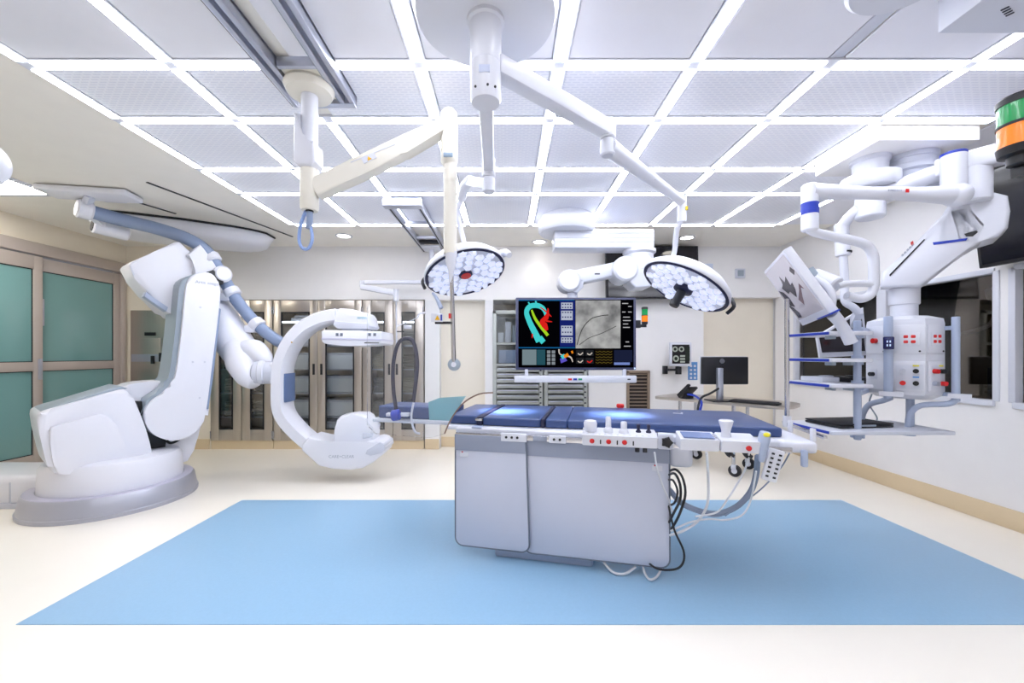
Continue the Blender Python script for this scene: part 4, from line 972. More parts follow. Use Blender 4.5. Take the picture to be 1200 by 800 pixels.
MB().cyl(q(466.5, 405)+V(0, -.07, 0), q(466, 354)+V(0, -.07, 0), .010, n=10).out('rod', M_lgrey, a2)
MB().span(q(467, 389.5)+V(0, -.08, 0), q(475, 388)+V(0, -.06, 0)).out('handle', M_dark, a2)
MB().span(q(475, 385.5)+V(0, -.08, 0), q(484, 381)+V(0, -.06, 0), .004).out('label_plate', M_white, a2)
MB().tube([q(490, 373)+V(0, -.06, 0), q(493, 368)+V(0, -.06, 0), q(500, 367)+V(0, -.06, 0)], .012, 8, 4).out('hook', M_white, a2)
MB().bar(q(466, 383)+V(0, -.07, 0), q(492, 372)+V(0, -.06, 0), .01, .01).out('bracket', M_white, a2)

# ================================================================== MONITOR BOOM AND BIG DISPLAY
YM = 4.25
DRc = V((664-CX)*YM/F, YM, 0)
t = thing('monitor_boom', 'white ceiling boom with round drum and beam carrying the big display', 'ceiling boom', (DRc.x, YM, ZC))
MB().lathe([(.27, ZC-.014), (.27, ZC-.06), (.30, ZC-.075), (.30, ZC-.17), (.28, ZC-.195), (.2, ZC-.20)], DRc, n=56).out('drum', M_white, t)
MB().lathe([(.10, 2.56), (.10, 2.62)], DRc, n=32).out('bearing', M_lgrey, t)
b0, b1 = P(650, 290, YM-.12), P(767, 268, YM-.12)
bm = MB().span((b0.x, YM-.12, b0.z), (b1.x, YM+.12, b1.z+.0), .012, 2).out('beam', M_white, t)
for dz in (.06, .10, .15): MB().span((b0.x+.004, YM-.124, b0.z+dz), (b1.x-.004, YM-.118, b0.z+dz+.006)).out('beam_groove', M_lgrey, bm)
tw = V((749-CX)*YM/F, YM, 0)
MB().lathe([(.17, b0.z), (.17, b0.z-.03), (.145, b0.z-.05), (.145, b0.z-.22), (.12, b0.z-.24)], tw, n=32).out('swivel', M_white, t)
p0, p1 = P(742, 338, YM-.1), P(775, 300, YM-.1)
MB().prism([P(x, y, YM-.14) for x, y in ((742, 300), (758, 296), (775, 312), (777, 322), (762, 336), (745, 337), (738, 330))], (0, .26, 0), .02, 3).out('gear_housing', M_white, t)
MB().cyl(P(734, 314, YM-.17), P(734, 314, YM-.17)+V(0, .3, 0), .13, n=36, bev=.02).out('shoulder', M_white, t)
sa_ = MB().bar(P(732, 314, YM), P(670, 327, YM), .16, .15, bev=.025, seg=3).out('spring_arm', M_white, t)
MB().span(P(697, 321.5, YM-.085), P(703, 320, YM-.085)+V(0, .01, 0)).out('arm_mark', M_dtxt, sa_)
el = P(668, 328, YM-.12); MB().cyl(el, el+V(0, .24, 0), .115, n=36, bev=.02).out('elbow', M_white, t)
MB().prism([P(x, y, YM-.08) for x, y in ((672, 327), (684, 326), (684, 336), (677, 343), (672, 342))], (0, .16, 0), .012).out('elbow_cover', M_lgrey, t)
MB().cyl(P(671, 352, YM), P(670, 335, YM), .055, n=24).out('drop_stem', M_lgrey, t)
# display
YD = 4.18
d = thing('large_display', 'big ceiling-hung flat display showing a coloured aorta and X-ray image', 'display', P(674, 433, YD))
sx0, sx1, sy0, sy1 = 604.5, 745.5, 348.5, 433.5
MB().span(P(sx0, sy1, YD), P(sx1, sy0, YD)+V(0, .09, 0), .008).out('casing', mat('slate display bezel', (62, 66, 96), .4), d)
MB().span(P(sx0+20, sy1-14, YD)+V(0, .09, 0), P(sx1-20, sy0+6, YD)+V(0, .16, 0), .02).out('rear_housing', M_grey, d)
M_scr = emat('screen black', (3, 3, 6), 1)
def R2(a, b, c, e, m, lift=.003, name='image_panel'):
    return MB().span(P(a, e, YD)+V(0, -lift, 0), P(c, b, YD)).out(name, m, d)
scr = R2(607.5, 351, 742.5, 430.5, M_scr, .002, 'screen')
def fl(name, px, m, lift):
    o = MB().prism([P(x, y, YD)+V(0, -lift, 0) for x, y in px], (0, .001, 0)).out(name, m, scr); return o
def band(name, ctr, wd, m, lift):
    c, r = catmull([Vector((x, y, 0)) for x, y in ctr], list(wd), 5); L_, R_ = [], []
    for i, p in enumerate(c):
        tg = (c[min(i+1, len(c)-1)]-c[max(i-1, 0)]).normalized(); nn = Vector((-tg.y, tg.x, 0))*r[i]
        L_.append((p+nn).to_tuple()[:2]); R_.append((p-nn).to_tuple()[:2])
    b = MB(); A = [b.v(P(x, y, YD)+V(0, -lift, 0)) for x, y in L_]; B = [b.v(P(x, y, YD)+V(0, -lift, 0)) for x, y in R_]
    for i in range(len(A)-1): b.face([A[i], A[i+1], B[i+1], B[i]])
    return b.out(name, m, scr)
E = lambda n, c, e=.9: emat('screen '+n, c, e)
fl('title_bar', [(607.5, 351), (673, 351), (673, 352.5), (607.5, 352.5)], E('blue bar', (20, 90, 140)), .004)
fl('side_bar', [(656, 352), (674, 352), (674, 406), (656, 406)], E('navy', (24, 36, 110)), .004)
fl('footer_bar', [(607.5, 406.5), (674, 406.5), (674, 408), (607.5, 408)], E('blue bar', (20, 90, 140)), .004)
band('aorta', [(632, 400), (627, 390), (621, 378), (617, 366), (621, 359), (630, 358), (637, 362), (640, 371)], [4, 3.6, 3.2, 2.8, 3, 3, 2.6, 1.2], E('cyan', (70, 215, 215)), .0045)
band('aorta', [(632, 400), (637, 396)], [4.2, 3.6], E('cyan', (70, 215, 215)), .0046)
band('vessel', [(622, 358), (619, 354)], [1, .7], E('cyan', (70, 215, 215)), .0047); band('vessel', [(629, 357), (627.5, 352.5)], [1.2, .8], E('cyan', (70, 215, 215)), .0047)
band('vessel', [(623, 363), (627, 373), (634, 383), (642, 393)], [1.0, 1.6, 1.8, 1.8], E('lime', (170, 220, 40)), .005)
band('vessel', [(641, 387), (638, 381), (635, 377), (640, 372), (642, 366), (642, 361)], [1.5, 3.6, 2.5, 3, 1.3, .5], E('red', (225, 35, 30)), .0052)
band('vessel', [(633, 360), (640, 365), (646, 371)], [.5, .8, .5], E('red', (225, 35, 30)), .0053); band('vessel', [(624, 391), (623.5, 396)], [1, .5], E('red', (225, 35, 30)), .0053); band('vessel', [(640, 376), (647, 377)], [1.2, .4], E('red', (225, 35, 30)), .0054)
for y0, y1 in ((354.5, 362), (364, 375), (381.5, 393), (395, 401.5)):
    fl('menu_tile', [(657.5, y0), (671, y0), (671, y1), (657.5, y1)], E('tile', (196, 204, 224), .8), .005)
    for i in range(4):
        for j in range(2): fl('icon', [(658.5+i*3.1, y0+1.2+j*(y1-y0)*.5), (660.3+i*3.1, y0+1.2+j*(y1-y0)*.5), (660.3+i*3.1, y0+2.7+j*(y1-y0)*.5), (658.5+i*3.1, y0+2.7+j*(y1-y0)*.5)], E('icon', (60, 66, 110)), .0055)
M_xr = bpy.data.materials.new('screen x-ray'); M_xr.use_nodes = True
nt = M_xr.node_tree; bs = nt.nodes['Principled BSDF']; bs.inputs['Base Color'].default_value = (0, 0, 0, 1)
tcx = nt.nodes.new('ShaderNodeTexCoord'); nz = nt.nodes.new('ShaderNodeTexNoise'); nz.inputs['Scale'].default_value = 6; nz.inputs['Detail'].default_value = 6
cr_ = nt.nodes.new('ShaderNodeValToRGB'); cr_.color_ramp.elements[0].position = .3; cr_.color_ramp.elements[0].color = (.11, .11, .11, 1); cr_.color_ramp.elements[1].position = .72; cr_.color_ramp.elements[1].color = (.55, .55, .54, 1)
nt.links.new(tcx.outputs['Object'], nz.inputs['Vector']); nt.links.new(nz.outputs[0], cr_.inputs[0]); nt.links.new(cr_.outputs[0], bs.inputs['Emission Color']); bs.inputs['Emission Strength'].default_value = .9
fl('x_ray_image', [(674.5, 352), (727, 352), (727, 408), (674.5, 408)], M_xr, .004)
band('catheter_line', [(676, 404), (682, 386), (692, 374), (704, 370), (713, 369)], [.5]*5, E('dark line', (70, 70, 70)), .005)
band('catheter_line', [(679, 404), (690, 396), (706, 390), (722, 382)], [.35]*4, E('dark line', (70, 70, 70)), .005)
for k, (x, y, w_) in enumerate(((729, 355, 7), (736, 358.5, 4), (729, 365, 4), (736, 365, 4), (730, 371, 8), (730, 375, 9), (730, 379, 6), (730, 383, 8), (733, 400, 4), (731, 405, 8))): fl('readout', [(x, y), (x+w_, y), (x+w_, y+1), (x, y+1)], E('readout', (200, 200, 205), .8), .004)
fl('thumbnail', [(612, 409.5), (628.5, 409.5), (628.5, 427.5), (612, 427.5)], E('thumb grey', (120, 138, 145)), .004)
fl('thumbnail', [(629, 409.5), (639, 409.5), (639, 427.5), (629, 427.5)], E('thumb teal', (40, 84, 96)), .004)
for i in range(2):
    for j in range(4): fl('thumbnail', [(641+i*5.6, 410.5+j*4.4), (645+i*5.6, 410.5+j*4.4), (645+i*5.6, 414+j*4.4), (641+i*5.6, 414+j*4.4)], E('thumb pale', (150, 158, 165), .7), .004)
band('heart_model', [(659, 419), (661, 424)], [3, 4], E('heart violet', (96, 86, 200)), .004); band('heart_model', [(658, 419), (662, 416)], [2.4, 2], E('cyan', (70, 215, 215)), .0045); band('heart_model', [(661, 418), (666, 415)], [1.8, 2], E('orange', (240, 140, 30)), .005)
band('heart_model', [(655, 409), (656.5, 415), (668, 418), (671, 424)], [.8, .6, .9, .6], E('bone', (210, 200, 190)), .0042); band('heart_model', [(670, 411), (671, 414)], [1.2, 1], E('orange', (240, 140, 30)), .005)
for i in range(2):
    for j in range(2): fl('thumbnail', [(675+i*11, 410+j*9), (684.5+i*11, 410+j*9), (684.5+i*11, 417+j*9), (675+i*11, 417+j*9)], E('thumb dark', (34, 36, 40)), .004); band('scan_arc', [(677+i*11, 414+j*9), (680+i*11, 415.5+j*9), (683+i*11, 413+j*9)], [.6]*3, E('bone' if i+j < 2 else 'red', (210, 200, 190)), .0045)
fl('trace_panel', [(697, 409), (718, 409), (718, 427.5), (697, 427.5)], E('thumb brown', (20, 14, 8)), .004)
for j in range(5): band('trace', [(698+k*2.4, 412+j*3.2+(.5 if k % 2 else -.5)) for k in range(9)], [.25]*9, E('trace', (110, 96, 40)), .0045)
fl('list_panel', [(719.5, 410), (741, 410), (741, 424), (719.5, 424)], E('panel navy', (28, 34, 60)), .004); fl('list_footer', [(719.5, 424.5), (738, 424.5), (738, 427.5), (719.5, 427.5)], E('panel blue', (120, 140, 205)), .004)
fl('status_light', [(742.8, 430.6), (744.6, 430.6), (744.6, 432.4), (742.8, 432.4)], E('status', (190, 210, 255), 1.5), .003)
hb_ = MB().span(P(602.5, 448.5, YD-.03), P(746.5, 440, YD-.03)+V(0, .06, 0), .012, 2).out('handle_bar', M_white, d)
for x in (617, 732): MB().span(P(x-2, 442, YD), P(x+2, 432, YD)+V(0, .03, 0), .004).out('handle_bracket', M_lgrey, d)
for x, m in ((668, M_red), (674, M_blue), (680, mat('green print', (40, 150, 110), .5))): MB().span(P(x-2.2, 445.4, YD-.034), P(x+2.2, 443.2, YD-.034)+V(0, .006, 0)).out('printed_mark', m, hb_)
MB().span(P(735.5, 445, YD-.034), P(739, 443.6, YD-.034)+V(0, .006, 0)).out('printed_mark', M_dtxt, hb_)

# --- signal towers
M_green = mat('green beacon lens', (20, 140, 75), .2, emit=.10, ergb=(20, 200, 90), coat=.5)
M_orange = mat('orange beacon lens', (240, 130, 20), .2, emit=.25, ergb=(255, 120, 10), coat=.5)
def tower(t, c, r, hgt):
    MB().lathe([(r, hgt*.52), (r, hgt*.98)], c, n=36).out('green_lens', M_green, t)
    MB().lathe([(r, 0), (r, hgt*.48)], c, n=36).out('orange_lens', M_orange, t)
    MB().lathe([(r*1.04, hgt*.47), (r*1.04, hgt*.53)], c, n=36).out('joint_ring', M_dark, t)
    MB().lathe([(r*1.05, hgt*.97), (r*1.05, hgt*1.10), (r*.9, hgt*1.16)], c, n=36).out('cap', M_black, t)
    MB().lathe([(r*.5, -hgt*.42), (r*.62, -hgt*.4), (r*.62, -hgt*.22), (r*.98, -hgt*.18), (r*1.05, 0)], c, n=36).out('base', M_black, t)
t = thing('signal_tower', 'small green and orange signal light on the side of the big display', 'signal light', P(756, 380, YD))
tower(t, P(755.5, 377, YD+.02), .031, .135)
MB().bar(P(744, 382, YD+.03), P(756, 381.5, YD+.03), .04, .03).out('bracket', M_black, t); MB().span(P(745, 384, YD), P(751, 375, YD)+V(0, .05, 0), .004).out('bracket_block', M_black, t)
t = thing('signal_tower', 'large green and orange signal light at the right edge near the camera', 'signal light', P(1190, 170, 1.15))
tower(t, P(1197, 172, 1.15)+V(0, 0, 0), .047, .125)
pb = P(1197, 172, 1.15)+V(0, 0, -.055)
MB().bar(pb+V(0, 0, -.01), pb+V(.5, .0, -.01), .05, .03).out('bracket', M_black, t)
MB().cyl(pb+V(.45, 0, -.02), V(pb.x+.45, pb.y, 2.56), .02, n=14).out('drop_rod', M_dark, t)

# --- ceiling boom at top right
t = thing('ceiling_boom', 'white ceiling boom with round mount cut by the top right corner', 'ceiling boom', (1.55, 1.38, ZC))
MB().lathe([(.19, ZC-.014), (.19, ZC-.06), (.175, ZC-.075), (.1, ZC-.08)], (1.50, 1.48, 0), n=48).out('mount', M_white, t)
MB().span((1.68, 1.22, 2.55), (2.9, 1.555, 2.68), .006).out('beam', M_lgrey, t)
MB().cyl((1.95, 1.4, 2.67), (1.95, 1.4, ZC-.01), .1, n=32).out('bearing', M_white, t)
MB().bar((1.49, 1.42, ZC-.06), (1.95, 1.4, ZC-.06), .16, .04).out('tie_plate', M_white, t)
for k in range(4): MB().box((1.80+.016*k, 1.44+.008*k, 2.5485), (.007, .02, .002), Matrix.Rotation(.5, 3, 'Z')).out('printed_mark', M_dtxt, t)

# --- white cup at the left edge
c = P(-22, 190, 1.5)
t = thing('ceiling_cup_lamp', 'white rounded cup cut off by the left edge near the ceiling', 'lamp', c)
MB().ell(c, (.075, .075, .085), None, 32, 16).out('cup', M_robot, t); MB().cyl(c+V(-.03, 0, .05), V(c.x-.03, c.y, ZC-.001), .015, n=14).out('stem', M_white, t)

# --- right wall display
t = thing('wall_display', 'large black flat screen tilted on the right wall at the picture edge', 'display', (XR, 2.4, 1.95))
tp = math.radians(-7); Rt = Matrix.Rotation(tp, 3, 'Y'); c = V(3.60, 2.42, 2.31)
MB().box(c, (.06, 1.26, .71), Rt, .006).out('casing', M_black, t); MB().box(c+Rt @ V(-.032, 0, 0), (.004, 1.21, .66), Rt).out('screen', M_screen, t)
MB().span((3.62, 2.2, 2.15), (3.75, 2.6, 2.45), .01).out('wall_bracket', M_dark, t)

# ================================================================== PENDANTS AT THE RIGHT
ZB = 2.676
tag(MB().span((2.392, 2.56, ZB), (3.04, 3.09, ZC-.001), .004).out('ceiling_soffit_box', M_wall), 'white box soffit under the ceiling carrying the pendant mounts', 'soffit box')
m1 = V(2.57, 2.82, 0); m2 = V(2.83, 2.80, 0)
pm = thing('pendant_boom', 'white double ceiling arm with blue bands holding the tilted monitor', 'ceiling arm', (m1.x, m1.y, ZB))
MB().lathe([(.115, ZB), (.115, ZB-.02), (.10, ZB-.03), (.10, 2.56), (.165, 2.55), (.165, 2.48), (.15, 2.46)], m1, n=40).out('mount', M_white, pm)
MB().cyl(m1+V(0, 0, 2.26), m1+V(0, 0, 2.46), .085, n=32, bev=.01).out('bearing', M_white, pm)
te = V(2.93, 2.42, 2.50)
MB().cyl(m1+V(0, 0, 2.41), te+V(-.05, .06, 0), .055, n=28).out('upper_arm', M_white, pm)
MB().bar(te+V(-.15, .17, -.01), te+V(.05, -.06, .0), .13, .115, bev=.02, seg=3).out('arm_end_housing', M_white, pm)
jx = V(2.79, 2.51, 0)
MB().cyl(jx+V(0, -.02, 2.30), jx+V(0, -.02, 2.545), .06, n=28, bev=.006).out('joint', M_white, pm)
MB().lathe([(.061, 2.54), (.061, 2.555), (.05, 2.56)], jx+V(0, -.02, 0), n=28).out('blue_cap', M_blue, pm)
sa0 = jx+V(-.0, -.04, 2.285); sa1 = V(1.9, 2.5, 2.32)
MB().ell(sa0, (.072, .072, .07)).out('arm_knuckle', M_white, pm)
dv = (sa1-sa0); MB().tube([sa0, sa0+dv*.12, sa0+dv*.3, sa0+dv*.6, sa0+dv*.88, sa1], [.06, .052, .042, .038, .048, .054], 20, 3).out('spring_arm', M_white, pm, 60)
mid = sa0+dv*.42; dn = V(-dv.y, dv.x, 0).normalized(); dn = dn if dn.y < 0 else -dn
xr = -dv.normalized(); xr = xr if xr.x > 0 else -xr
for k in range(7): MB().box(mid+dn*.05+xr*(-.08+.012*k), (.008, .003, .012), Matrix((xr, dn, xr.cross(dn))).transposed()).out('printed_mark', M_txt, pm)
MB().box(mid+dn*.05+xr*.03, (.018, .004, .022), Matrix((xr, dn, xr.cross(dn))).transposed()).out('red_mark', M_red, pm)
MB().cyl(V(1.9, 2.5, 2.07), V(1.9, 2.5, 2.365), .046, n=28, bev=.01).out('end_joint', M_white, pm)
MB().cyl(V(1.9, 2.5, 2.175), V(1.9, 2.5, 2.245), .0475, n=28).out('blue_band', M_blue, pm)
MB().tube([P(x, y, 2.5) for x, y in ((948, 258), (948, 266), (955, 272), (975, 277), (1000, 282), (1016, 288), (1023, 300), (1024, 318), (1024, 334))], .028, 16, 5).out('gooseneck', M_white, pm, 60)
MB().tube([P(1025, 333, 2.5), P(1010, 332, 2.5), P(990, 333, 2.48), P(980, 335, 2.47)], .022, 12, 4).out('bracket_tube', M_white, pm, 60)
MB().tube([P(1025, 333, 2.5), P(1020, 345, 2.5), P(1008, 350, 2.5), P(992, 346, 2.5)], .026, 12, 5).out('bracket_tube', M_white, pm, 60)
# tilted monitor
BL, TL, BR, TR = P(940, 382, 2.85), P(900, 316, 2.85), P(973, 369, 2.35), P(923, 287, 2.35)
ex = (BR-BL).normalized(); ey = (TL-BL); ey = (ey-ex*ey.dot(ex)).normalized(); ez = ex.cross(ey)
ez = ez if ez.x < 0 else -ez
tm = thing('pendant_monitor', 'white framed monitor tilted steeply downward on the pendant arm', 'monitor', (BL+BR)/2)
W_, H_ = (BR-BL).length, (TL-BL).length
def mm(u, v_, d): return BL+ex*(u*W_)+ey*(v_*H_)-ez*d
MB().prism([mm(0, 0, 0), mm(1, 0, 0), mm(1, 1, 0), mm(0, 1, 0)], -ez*.055, .012, 3).out('casing', M_white, tm)
MB().prism([mm(.045, .10, -.002), mm(.955, .10, -.002), mm(.955, .955, -.002), mm(.045, .955, -.002)], -ez*.004).out('screen', mat('pale glossy screen', (214, 208, 214), .06, coat=.6), tm)
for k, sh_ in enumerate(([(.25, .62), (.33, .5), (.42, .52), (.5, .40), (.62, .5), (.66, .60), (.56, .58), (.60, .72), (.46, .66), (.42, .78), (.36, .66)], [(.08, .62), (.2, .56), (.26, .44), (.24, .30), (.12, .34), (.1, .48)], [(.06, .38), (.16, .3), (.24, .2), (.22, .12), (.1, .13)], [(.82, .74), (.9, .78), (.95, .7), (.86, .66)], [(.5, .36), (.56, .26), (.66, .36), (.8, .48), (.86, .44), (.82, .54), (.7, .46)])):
    MB().prism([mm(u, v_, -.0035) for u, v_ in sh_], -ez*.001).out('painted_reflection', mat('painted reflection dark', (52, 48, 62), .15) if k < 4 else mat('painted reflection mauve', (120, 96, 104), .2), tm)  # flat dark and mauve shapes painting the reflections seen in the screen
MB().prism([mm(.30, .30, .055), mm(.75, .30, .055), mm(.75, .78, .055), mm(.30, .78, .055)], -ez*.03, .01).out('rear_box', M_white, tm)
MB().prism([mm(.42, .42, .085), mm(.68, .42, .085), mm(.68, .66, .085), mm(.42, .66, .085)], -ez*.06, .01).out('tilt_block', M_grey, tm)
MB().prism([mm(.62, .0, -.004), mm(1.06, .0, -.004), mm(1.06, .022, -.004), mm(.62, .022, -.004)], -ez*.05, .002).out('blue_strip', M_blue, tm)
g0 = mm(.9, -.01, .03); MB().tube([g0, g0+V(.05, 0, -.06), g0+V(.11, .0, -.17)], [.034, .03, .034], 14, 4).out('grip', M_lgrey, tm)
MB().tube([mm(.8, .5, .09), mm(.86, .36, .10), mm(.88, .2, .09), mm(.86, .06, .05)], .02, 12, 5).out('rear_handle', M_white, tm)
MB().cyl(mm(.55, .55, .13), P(981, 335, 2.47), .055, n=24, bev=.01).out('pivot', M_white, tm)
# second monitor arm and monitor
p2 = thing('second_monitor_arm', 'thin white ceiling arm dropping behind the tilted monitor', 'ceiling arm', (m1.x, m1.y, 2.3))
MB().tube([m1+V(0, 0, 2.29), P(1004, 246, 2.85), P(986, 266, 2.95)], .036, 14, 2).out('arm', M_white, p2)
MB().cyl(P(988, 300, 2.95), P(986, 262, 2.95), .045, n=20, bev=.006).out('joint', M_white, p2)
MB().cyl(P(989, 296.5, 2.95), P(989, 294.5, 2.95), .047, n=20).out('dark_ring', M_dark, p2)
MB().tube([P(988, 300, 2.95), P(990, 330, 2.95), P(990, 352, 2.95), P(1000, 360, 2.95), P(1006, 366, 2.95)], .026, 14, 4).out('drop_tube', M_white, p2)
m22 = thing('rear_monitor', 'dark screened white monitor standing behind the pendant shelves', 'monitor', P(985, 418, 3.05))
MB().prism([P(x, y, 3.02) for x, y in ((957, 394), (1012, 360), (1018, 416), (961, 419))], (0.02, .045, 0), .008).out('casing', M_white, m22)
MB().prism([P(x, y, 3.015) for x, y in ((960.5, 396), (1009, 365), (1014, 411), (964, 413))], (0, .006, 0)).out('screen', mat('dark brown screen', (34, 26, 32), .15), m22)
MB().bar(P(1006, 366, 2.96), P(995, 390, 3.06), .05, .04).out('mount', M_lgrey, m22)

# service pendant
sp_ = thing('service_pendant', 'white ceiling service pendant with heavy arm, sockets and blue-edged shelves', 'pendant', (m2.x, m2.y, ZB))
MB().lathe([(.15, ZB), (.15, ZB-.03), (.14, ZB-.035), (.14, ZB-.07), (.15, ZB-.075), (.15, ZB-.11), (.13, ZB-.12), (.13, 2.46)], m2, n=40).out('mount', M_lgrey, sp_)
MB().bar(m2+V(0, .05, 2.46), V(2.93, 2.45, 2.42), .12, .09, bev=.02).out('upper_arm', M_white, sp_)
shv = V(2.90, 2.47, 0)
MB().cyl(shv+V(0, 0, 2.24), shv+V(0, 0, 2.46), .075, n=32, bev=.01).out('shoulder_post', M_white, sp_)
gn = V(-.707, -.707, 0); go = V(2.69, 2.70, 0)
def gp(px): return [PP(x, y, go, gn) for x, y in px]
ha = MB().prism(gp([(1031, 336), (1034, 318), (1042, 312), (1070, 288), (1094, 262), (1112, 244), (1138, 238), (1160, 262), (1150, 283), (1128, 296), (1078, 335)]), -gn*.20, .02, 3).out('spring_arm', M_white, sp_, 50)
hh = MB().prism(gp([(1098, 262), (1112, 238), (1136, 229), (1165, 224), (1182, 228), (1185, 246), (1182, 266), (1170, 277), (1148, 283), (1128, 288), (1092, 292)]), -gn*.24+gn*0, .025, 3)
hho = hh.out('shoulder_housing', M_white, sp_, 50)
MB().prism([p+gn*.004 for p in gp([(1093, 284), (1134, 279), (1132, 282), (1094, 287)])], -gn*.05).out('blue_line', M_blue, hho)
MB().prism([p+gn*.004 for p in gp([(1130, 274), (1144, 270), (1146, 272), (1140, 277), (1132, 277)])], -gn*.05).out('vent', M_black, hho)
MB().prism([p+gn*.004 for p in gp([(1042, 322), (1083, 280), (1084, 281), (1043, 324)])], -gn*.05).out('seam', M_dark, ha)
for k in range(5): MB().prism([p+gn*.004 for p in gp([(1056+k*3, 299-k*3), (1058+k*3, 297-k*3), (1059.5+k*3, 298.5-k*3), (1057.5+k*3, 300.5-k*3)])], -gn*.05).out('printed_mark', M_txt, ha)
MB().prism([p+gn*.004 for p in gp([(1067, 284), (1070, 282), (1071, 286), (1069, 288)])], -gn*.05).out('red_mark', M_red, ha)
hd_ = V(.707, .707, 0); he = V(.707, -.707, 0); hc = V(2.69, 2.70, 0)
def hp(e, dd, z): return hc+he*e+hd_*dd+V(0, 0, z)
MB().cyl(hp(0, .14, 1.55), hp(0, .14, 1.78), .072, n=32).out('neck', M_white, sp_)
MB().cyl(hp(0, .14, 1.645), hp(0, .14, 1.76), .082, n=32, bev=.004).out('neck_collar', M_white, sp_)
plan = [(-.195, .08), (-.075, -.055), (.10, -.06), (.19, .05), (.16, .30), (-.16, .30)]
rings = []
for z, k in ((1.0, .72), (1.03, .95), (1.06, 1.0), (1.50, 1.0), (1.535, .97), (1.56, .6)):
    rings.append([hp(e*k, .12+(dd-.12)*k, z) for e, dd in plan])
head = MB().loft(rings).out('service_head', M_white, sp_, 30)
def facep(i, u, z, lift=.0):
    (e0, d0), (e1, d1) = plan[i], plan[i+1]; e, dd = e0+(e1-e0)*u, d0+(d1-d0)*u
    nx = V(*(he*(d1-d0)-hd_*(e1-e0)))
    nx.normalize()
    return hp(e, dd, z)+nx*lift, nx, (he*(e1-e0)+hd_*(d1-d0)).normalized()
def fbox(i, u, z, wd, ht, th, m, name, bev=.002, par=None):
    p, nx, tx = facep(i, u, z, 0); R = Matrix((tx, nx, V(0, 0, 1))).transposed()
    return MB().box(p+nx*th*.5, (wd, th, ht), R, bev).out(name, m, par or head)
def fcyl(i, u, z, r, th, m, name, par=None):
    p, nx, tx = facep(i, u, z, 0); return MB().cyl(p, p+nx*th, r, n=14).out(name, m, par or head)
for i, wd in ((0, .16), (1, .155), (2, .12)):
    for z, h in ((1.40, .19), (1.155, .20)): fbox(i, .5 if i != 1 else .56, z, wd, h, .007, M_white, 'socket_panel', .005)
    fcyl(i, .85, 1.32, .006, .009, M_dark, 'screw')
fcyl(0, .5, 1.395, .018, .03, M_red, 'emergency_button')
so1 = fbox(1, .58, 1.40, .10, .085, .012, M_white, 'socket_plate'); so2 = fbox(2, .5, 1.40, .08, .085, .012, M_white, 'socket_plate')
for i, us in ((1, (.48, .68)), (2, (.38, .62))):
    for u in us:
        for z in (1.383, 1.417): fbox(i, u, z, .024, .022, .016, M_red, 'red_socket', .006)
fbox(1, .58, 1.15, .13, .16, .010, M_lgrey, 'gas_plate'); fbox(2, .5, 1.15, .09, .16, .010, M_lgrey, 'gas_plate'); fbox(0, .4, 1.16, .06, .07, .010, M_lgrey, 'gas_plate')
for i, u, z, m in ((1, .40, 1.19, M_alu), (1, .40, 1.11, M_red), (1, .75, 1.19, M_black), (1, .75, 1.11, M_black), (2, .35, 1.19, M_red), (2, .70, 1.19, M_black), (2, .35, 1.11, M_alu), (2, .75, 1.11, M_red), (0, .4, 1.16, M_dark)): fcyl(i, u, z, .015, .035, m, 'gas_outlet')
for i, u, z, m in ((1, .75, 1.225, mat('yellow label', (225, 215, 70), .5)), (1, .75, 1.15, mat('blue label', (90, 150, 215), .5)), (2, .7, 1.225, MATS['yellow label'])): fbox(i, u, z, .03, .010, .012, m, 'label_strip', 0)
for z in (1.14,): pass
# uprights
def upright(e, dd, z0, z1, r=.02): return MB().cyl(hp(e, dd, z0), hp(e, dd, z1), r, n=18, bev=.003).out('upright', M_bgrey, sp_)
u1 = upright(-.075, -.09, 1.0, 1.555, .024); upright(.235, .02, 1.0, 1.54); 
lp = V(2.30, 2.615, 0)
MB().cyl(lp+V(0, 0, .74), lp+V(0, 0, 1.52), .021, n=18, bev=.003).out('upright', M_bgrey, sp_)
for z in (1.47, 1.04): MB().bar(lp+V(0, 0, z), hp(-.19, .09, z), .03, .025).out('stay', M_bgrey, sp_); MB().bar(hp(.235, .02, z), hp(.18, .07, z), .03, .025).out('stay', M_bgrey, sp_)
MB().box(hp(-.072, -.125, 1.375), (.055, .03, .085), Matrix((he, hd_, V(0, 0, 1))).transposed(), .006).out('clock_display', mat('navy display', (16, 26, 84), .25), u1)
for k, (e, z) in enumerate(((-.064, 1.385), (-.078, 1.385), (-.064, 1.36), (-.078, 1.36))): MB().box(hp(e, -.142, z), (.007, .004, .014), Matrix((he, hd_, V(0, 0, 1))).transposed()).out('digit', emat('digit glow', (200, 220, 255), 1), u1)
MB().bar(hp(-.12, -.11, 1.035), hp(-.0, -.11, 1.035), .02, .03).out('rail_block', M_white, sp_); MB().bar(hp(.20, -.0, 1.035), hp(.30, -.01, 1.035), .02, .03).out('rail_block', M_white, sp_)
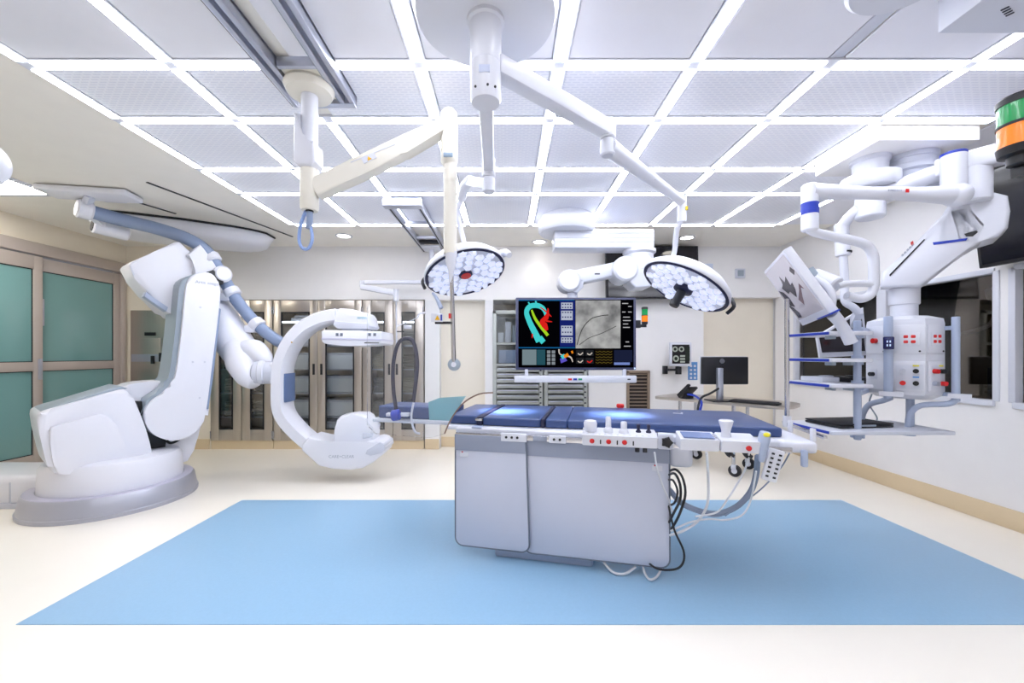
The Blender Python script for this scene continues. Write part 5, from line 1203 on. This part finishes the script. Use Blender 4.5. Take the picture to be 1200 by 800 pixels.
# shelves
for k, z in enumerate((1.435, 1.262, 1.098, .80)):
    x1 = 2.32 if k < 3 else 2.84
    s_ = MB().span((2.055, 2.52, z-.012), (x1, 2.95, z+.012), .006, 2).out('shelf', M_lgrey if k == 3 else M_white, sp_)
    MB().span((2.048, 2.54, z-.009), (2.056, 2.93, z+.009), .002).out('blue_edge', M_blue, s_)
    if k < 3:
        for x in (2.12, 2.24): MB().span((x, 2.6, z-.035), (x+.03, 2.66, z-.011), .004).out('clamp', M_grey, s_)
        MB().cyl(lp+V(0, 0, z-.03), lp+V(0, 0, z+.03), .032, n=18).out('shelf_collar', M_bgrey, s_)
def foot(pts): MB().tube(pts, .018, 12, 5).out('support_tube', M_bgrey, sp_)
foot([hp(-.06, -.08, 1.01), hp(-.10, -.07, .985), hp(-.17, -.06, .95), hp(-.205, -.055, .88), hp(-.21, -.05, .80)])
foot([hp(.235, .02, 1.01), hp(.2, .02, .98), hp(.08, .01, .96), hp(.03, .0, .90), hp(.02, .0, .80)])
MB().cyl(lp+V(0, 0, .755), lp+V(0, 0, .80), .038, n=18).out('foot_collar', M_bgrey, sp_); MB().cyl(hp(.02, 0, .755), hp(.02, 0, .80), .038, n=18).out('foot_collar', M_bgrey, sp_)
MB().cyl(hp(.03, .05, .8), hp(.03, .05, 1.02), .022, n=16).out('upright', M_bgrey, sp_)
# laptop on the lower shelf
lpz = .812; c = V(2.36, 2.76, lpz)
t = thing('laptop', 'closed black laptop lying on the lowest pendant shelf', 'laptop', c)
MB().box(c+V(0, 0, .010), (.40, .27, .018), Matrix.Rotation(.12, 3, 'Z'), .006).out('base', M_black, t)
MB().box(c+V(.0, .0, .026), (.40, .27, .010), Matrix.Rotation(.12, 3, 'Z'), .004).out('lid', M_dark, t)
MB().box(c+V(.0, -.135, .018), (.16, .006, .012), Matrix.Rotation(.12, 3, 'Z')).out('latch_edge', M_grey, t)
tag(MB().tube([hp(-.16, -.02, 1.02), hp(-.17, -.06, .95), hp(-.13, -.08, .86), hp(-.16, -.06, .815)], .005, 8, 6).out('pendant_cable', M_grey), 'thin grey cable hanging from the service head to the lowest shelf', 'cable')
for lb, z, x, m in (('small black box lying on the third pendant shelf', 1.11, 2.36, M_black), ('pale supply tray on the third pendant shelf', 1.11, 2.18, M_lgrey)):
    tag(MB().box((x, 2.78, z+.018), (.12, .2, .035), None, .006).box((x, 2.72, z+.04), (.06, .06, .012), None, .003).out('shelf_box', m), lb, 'box')
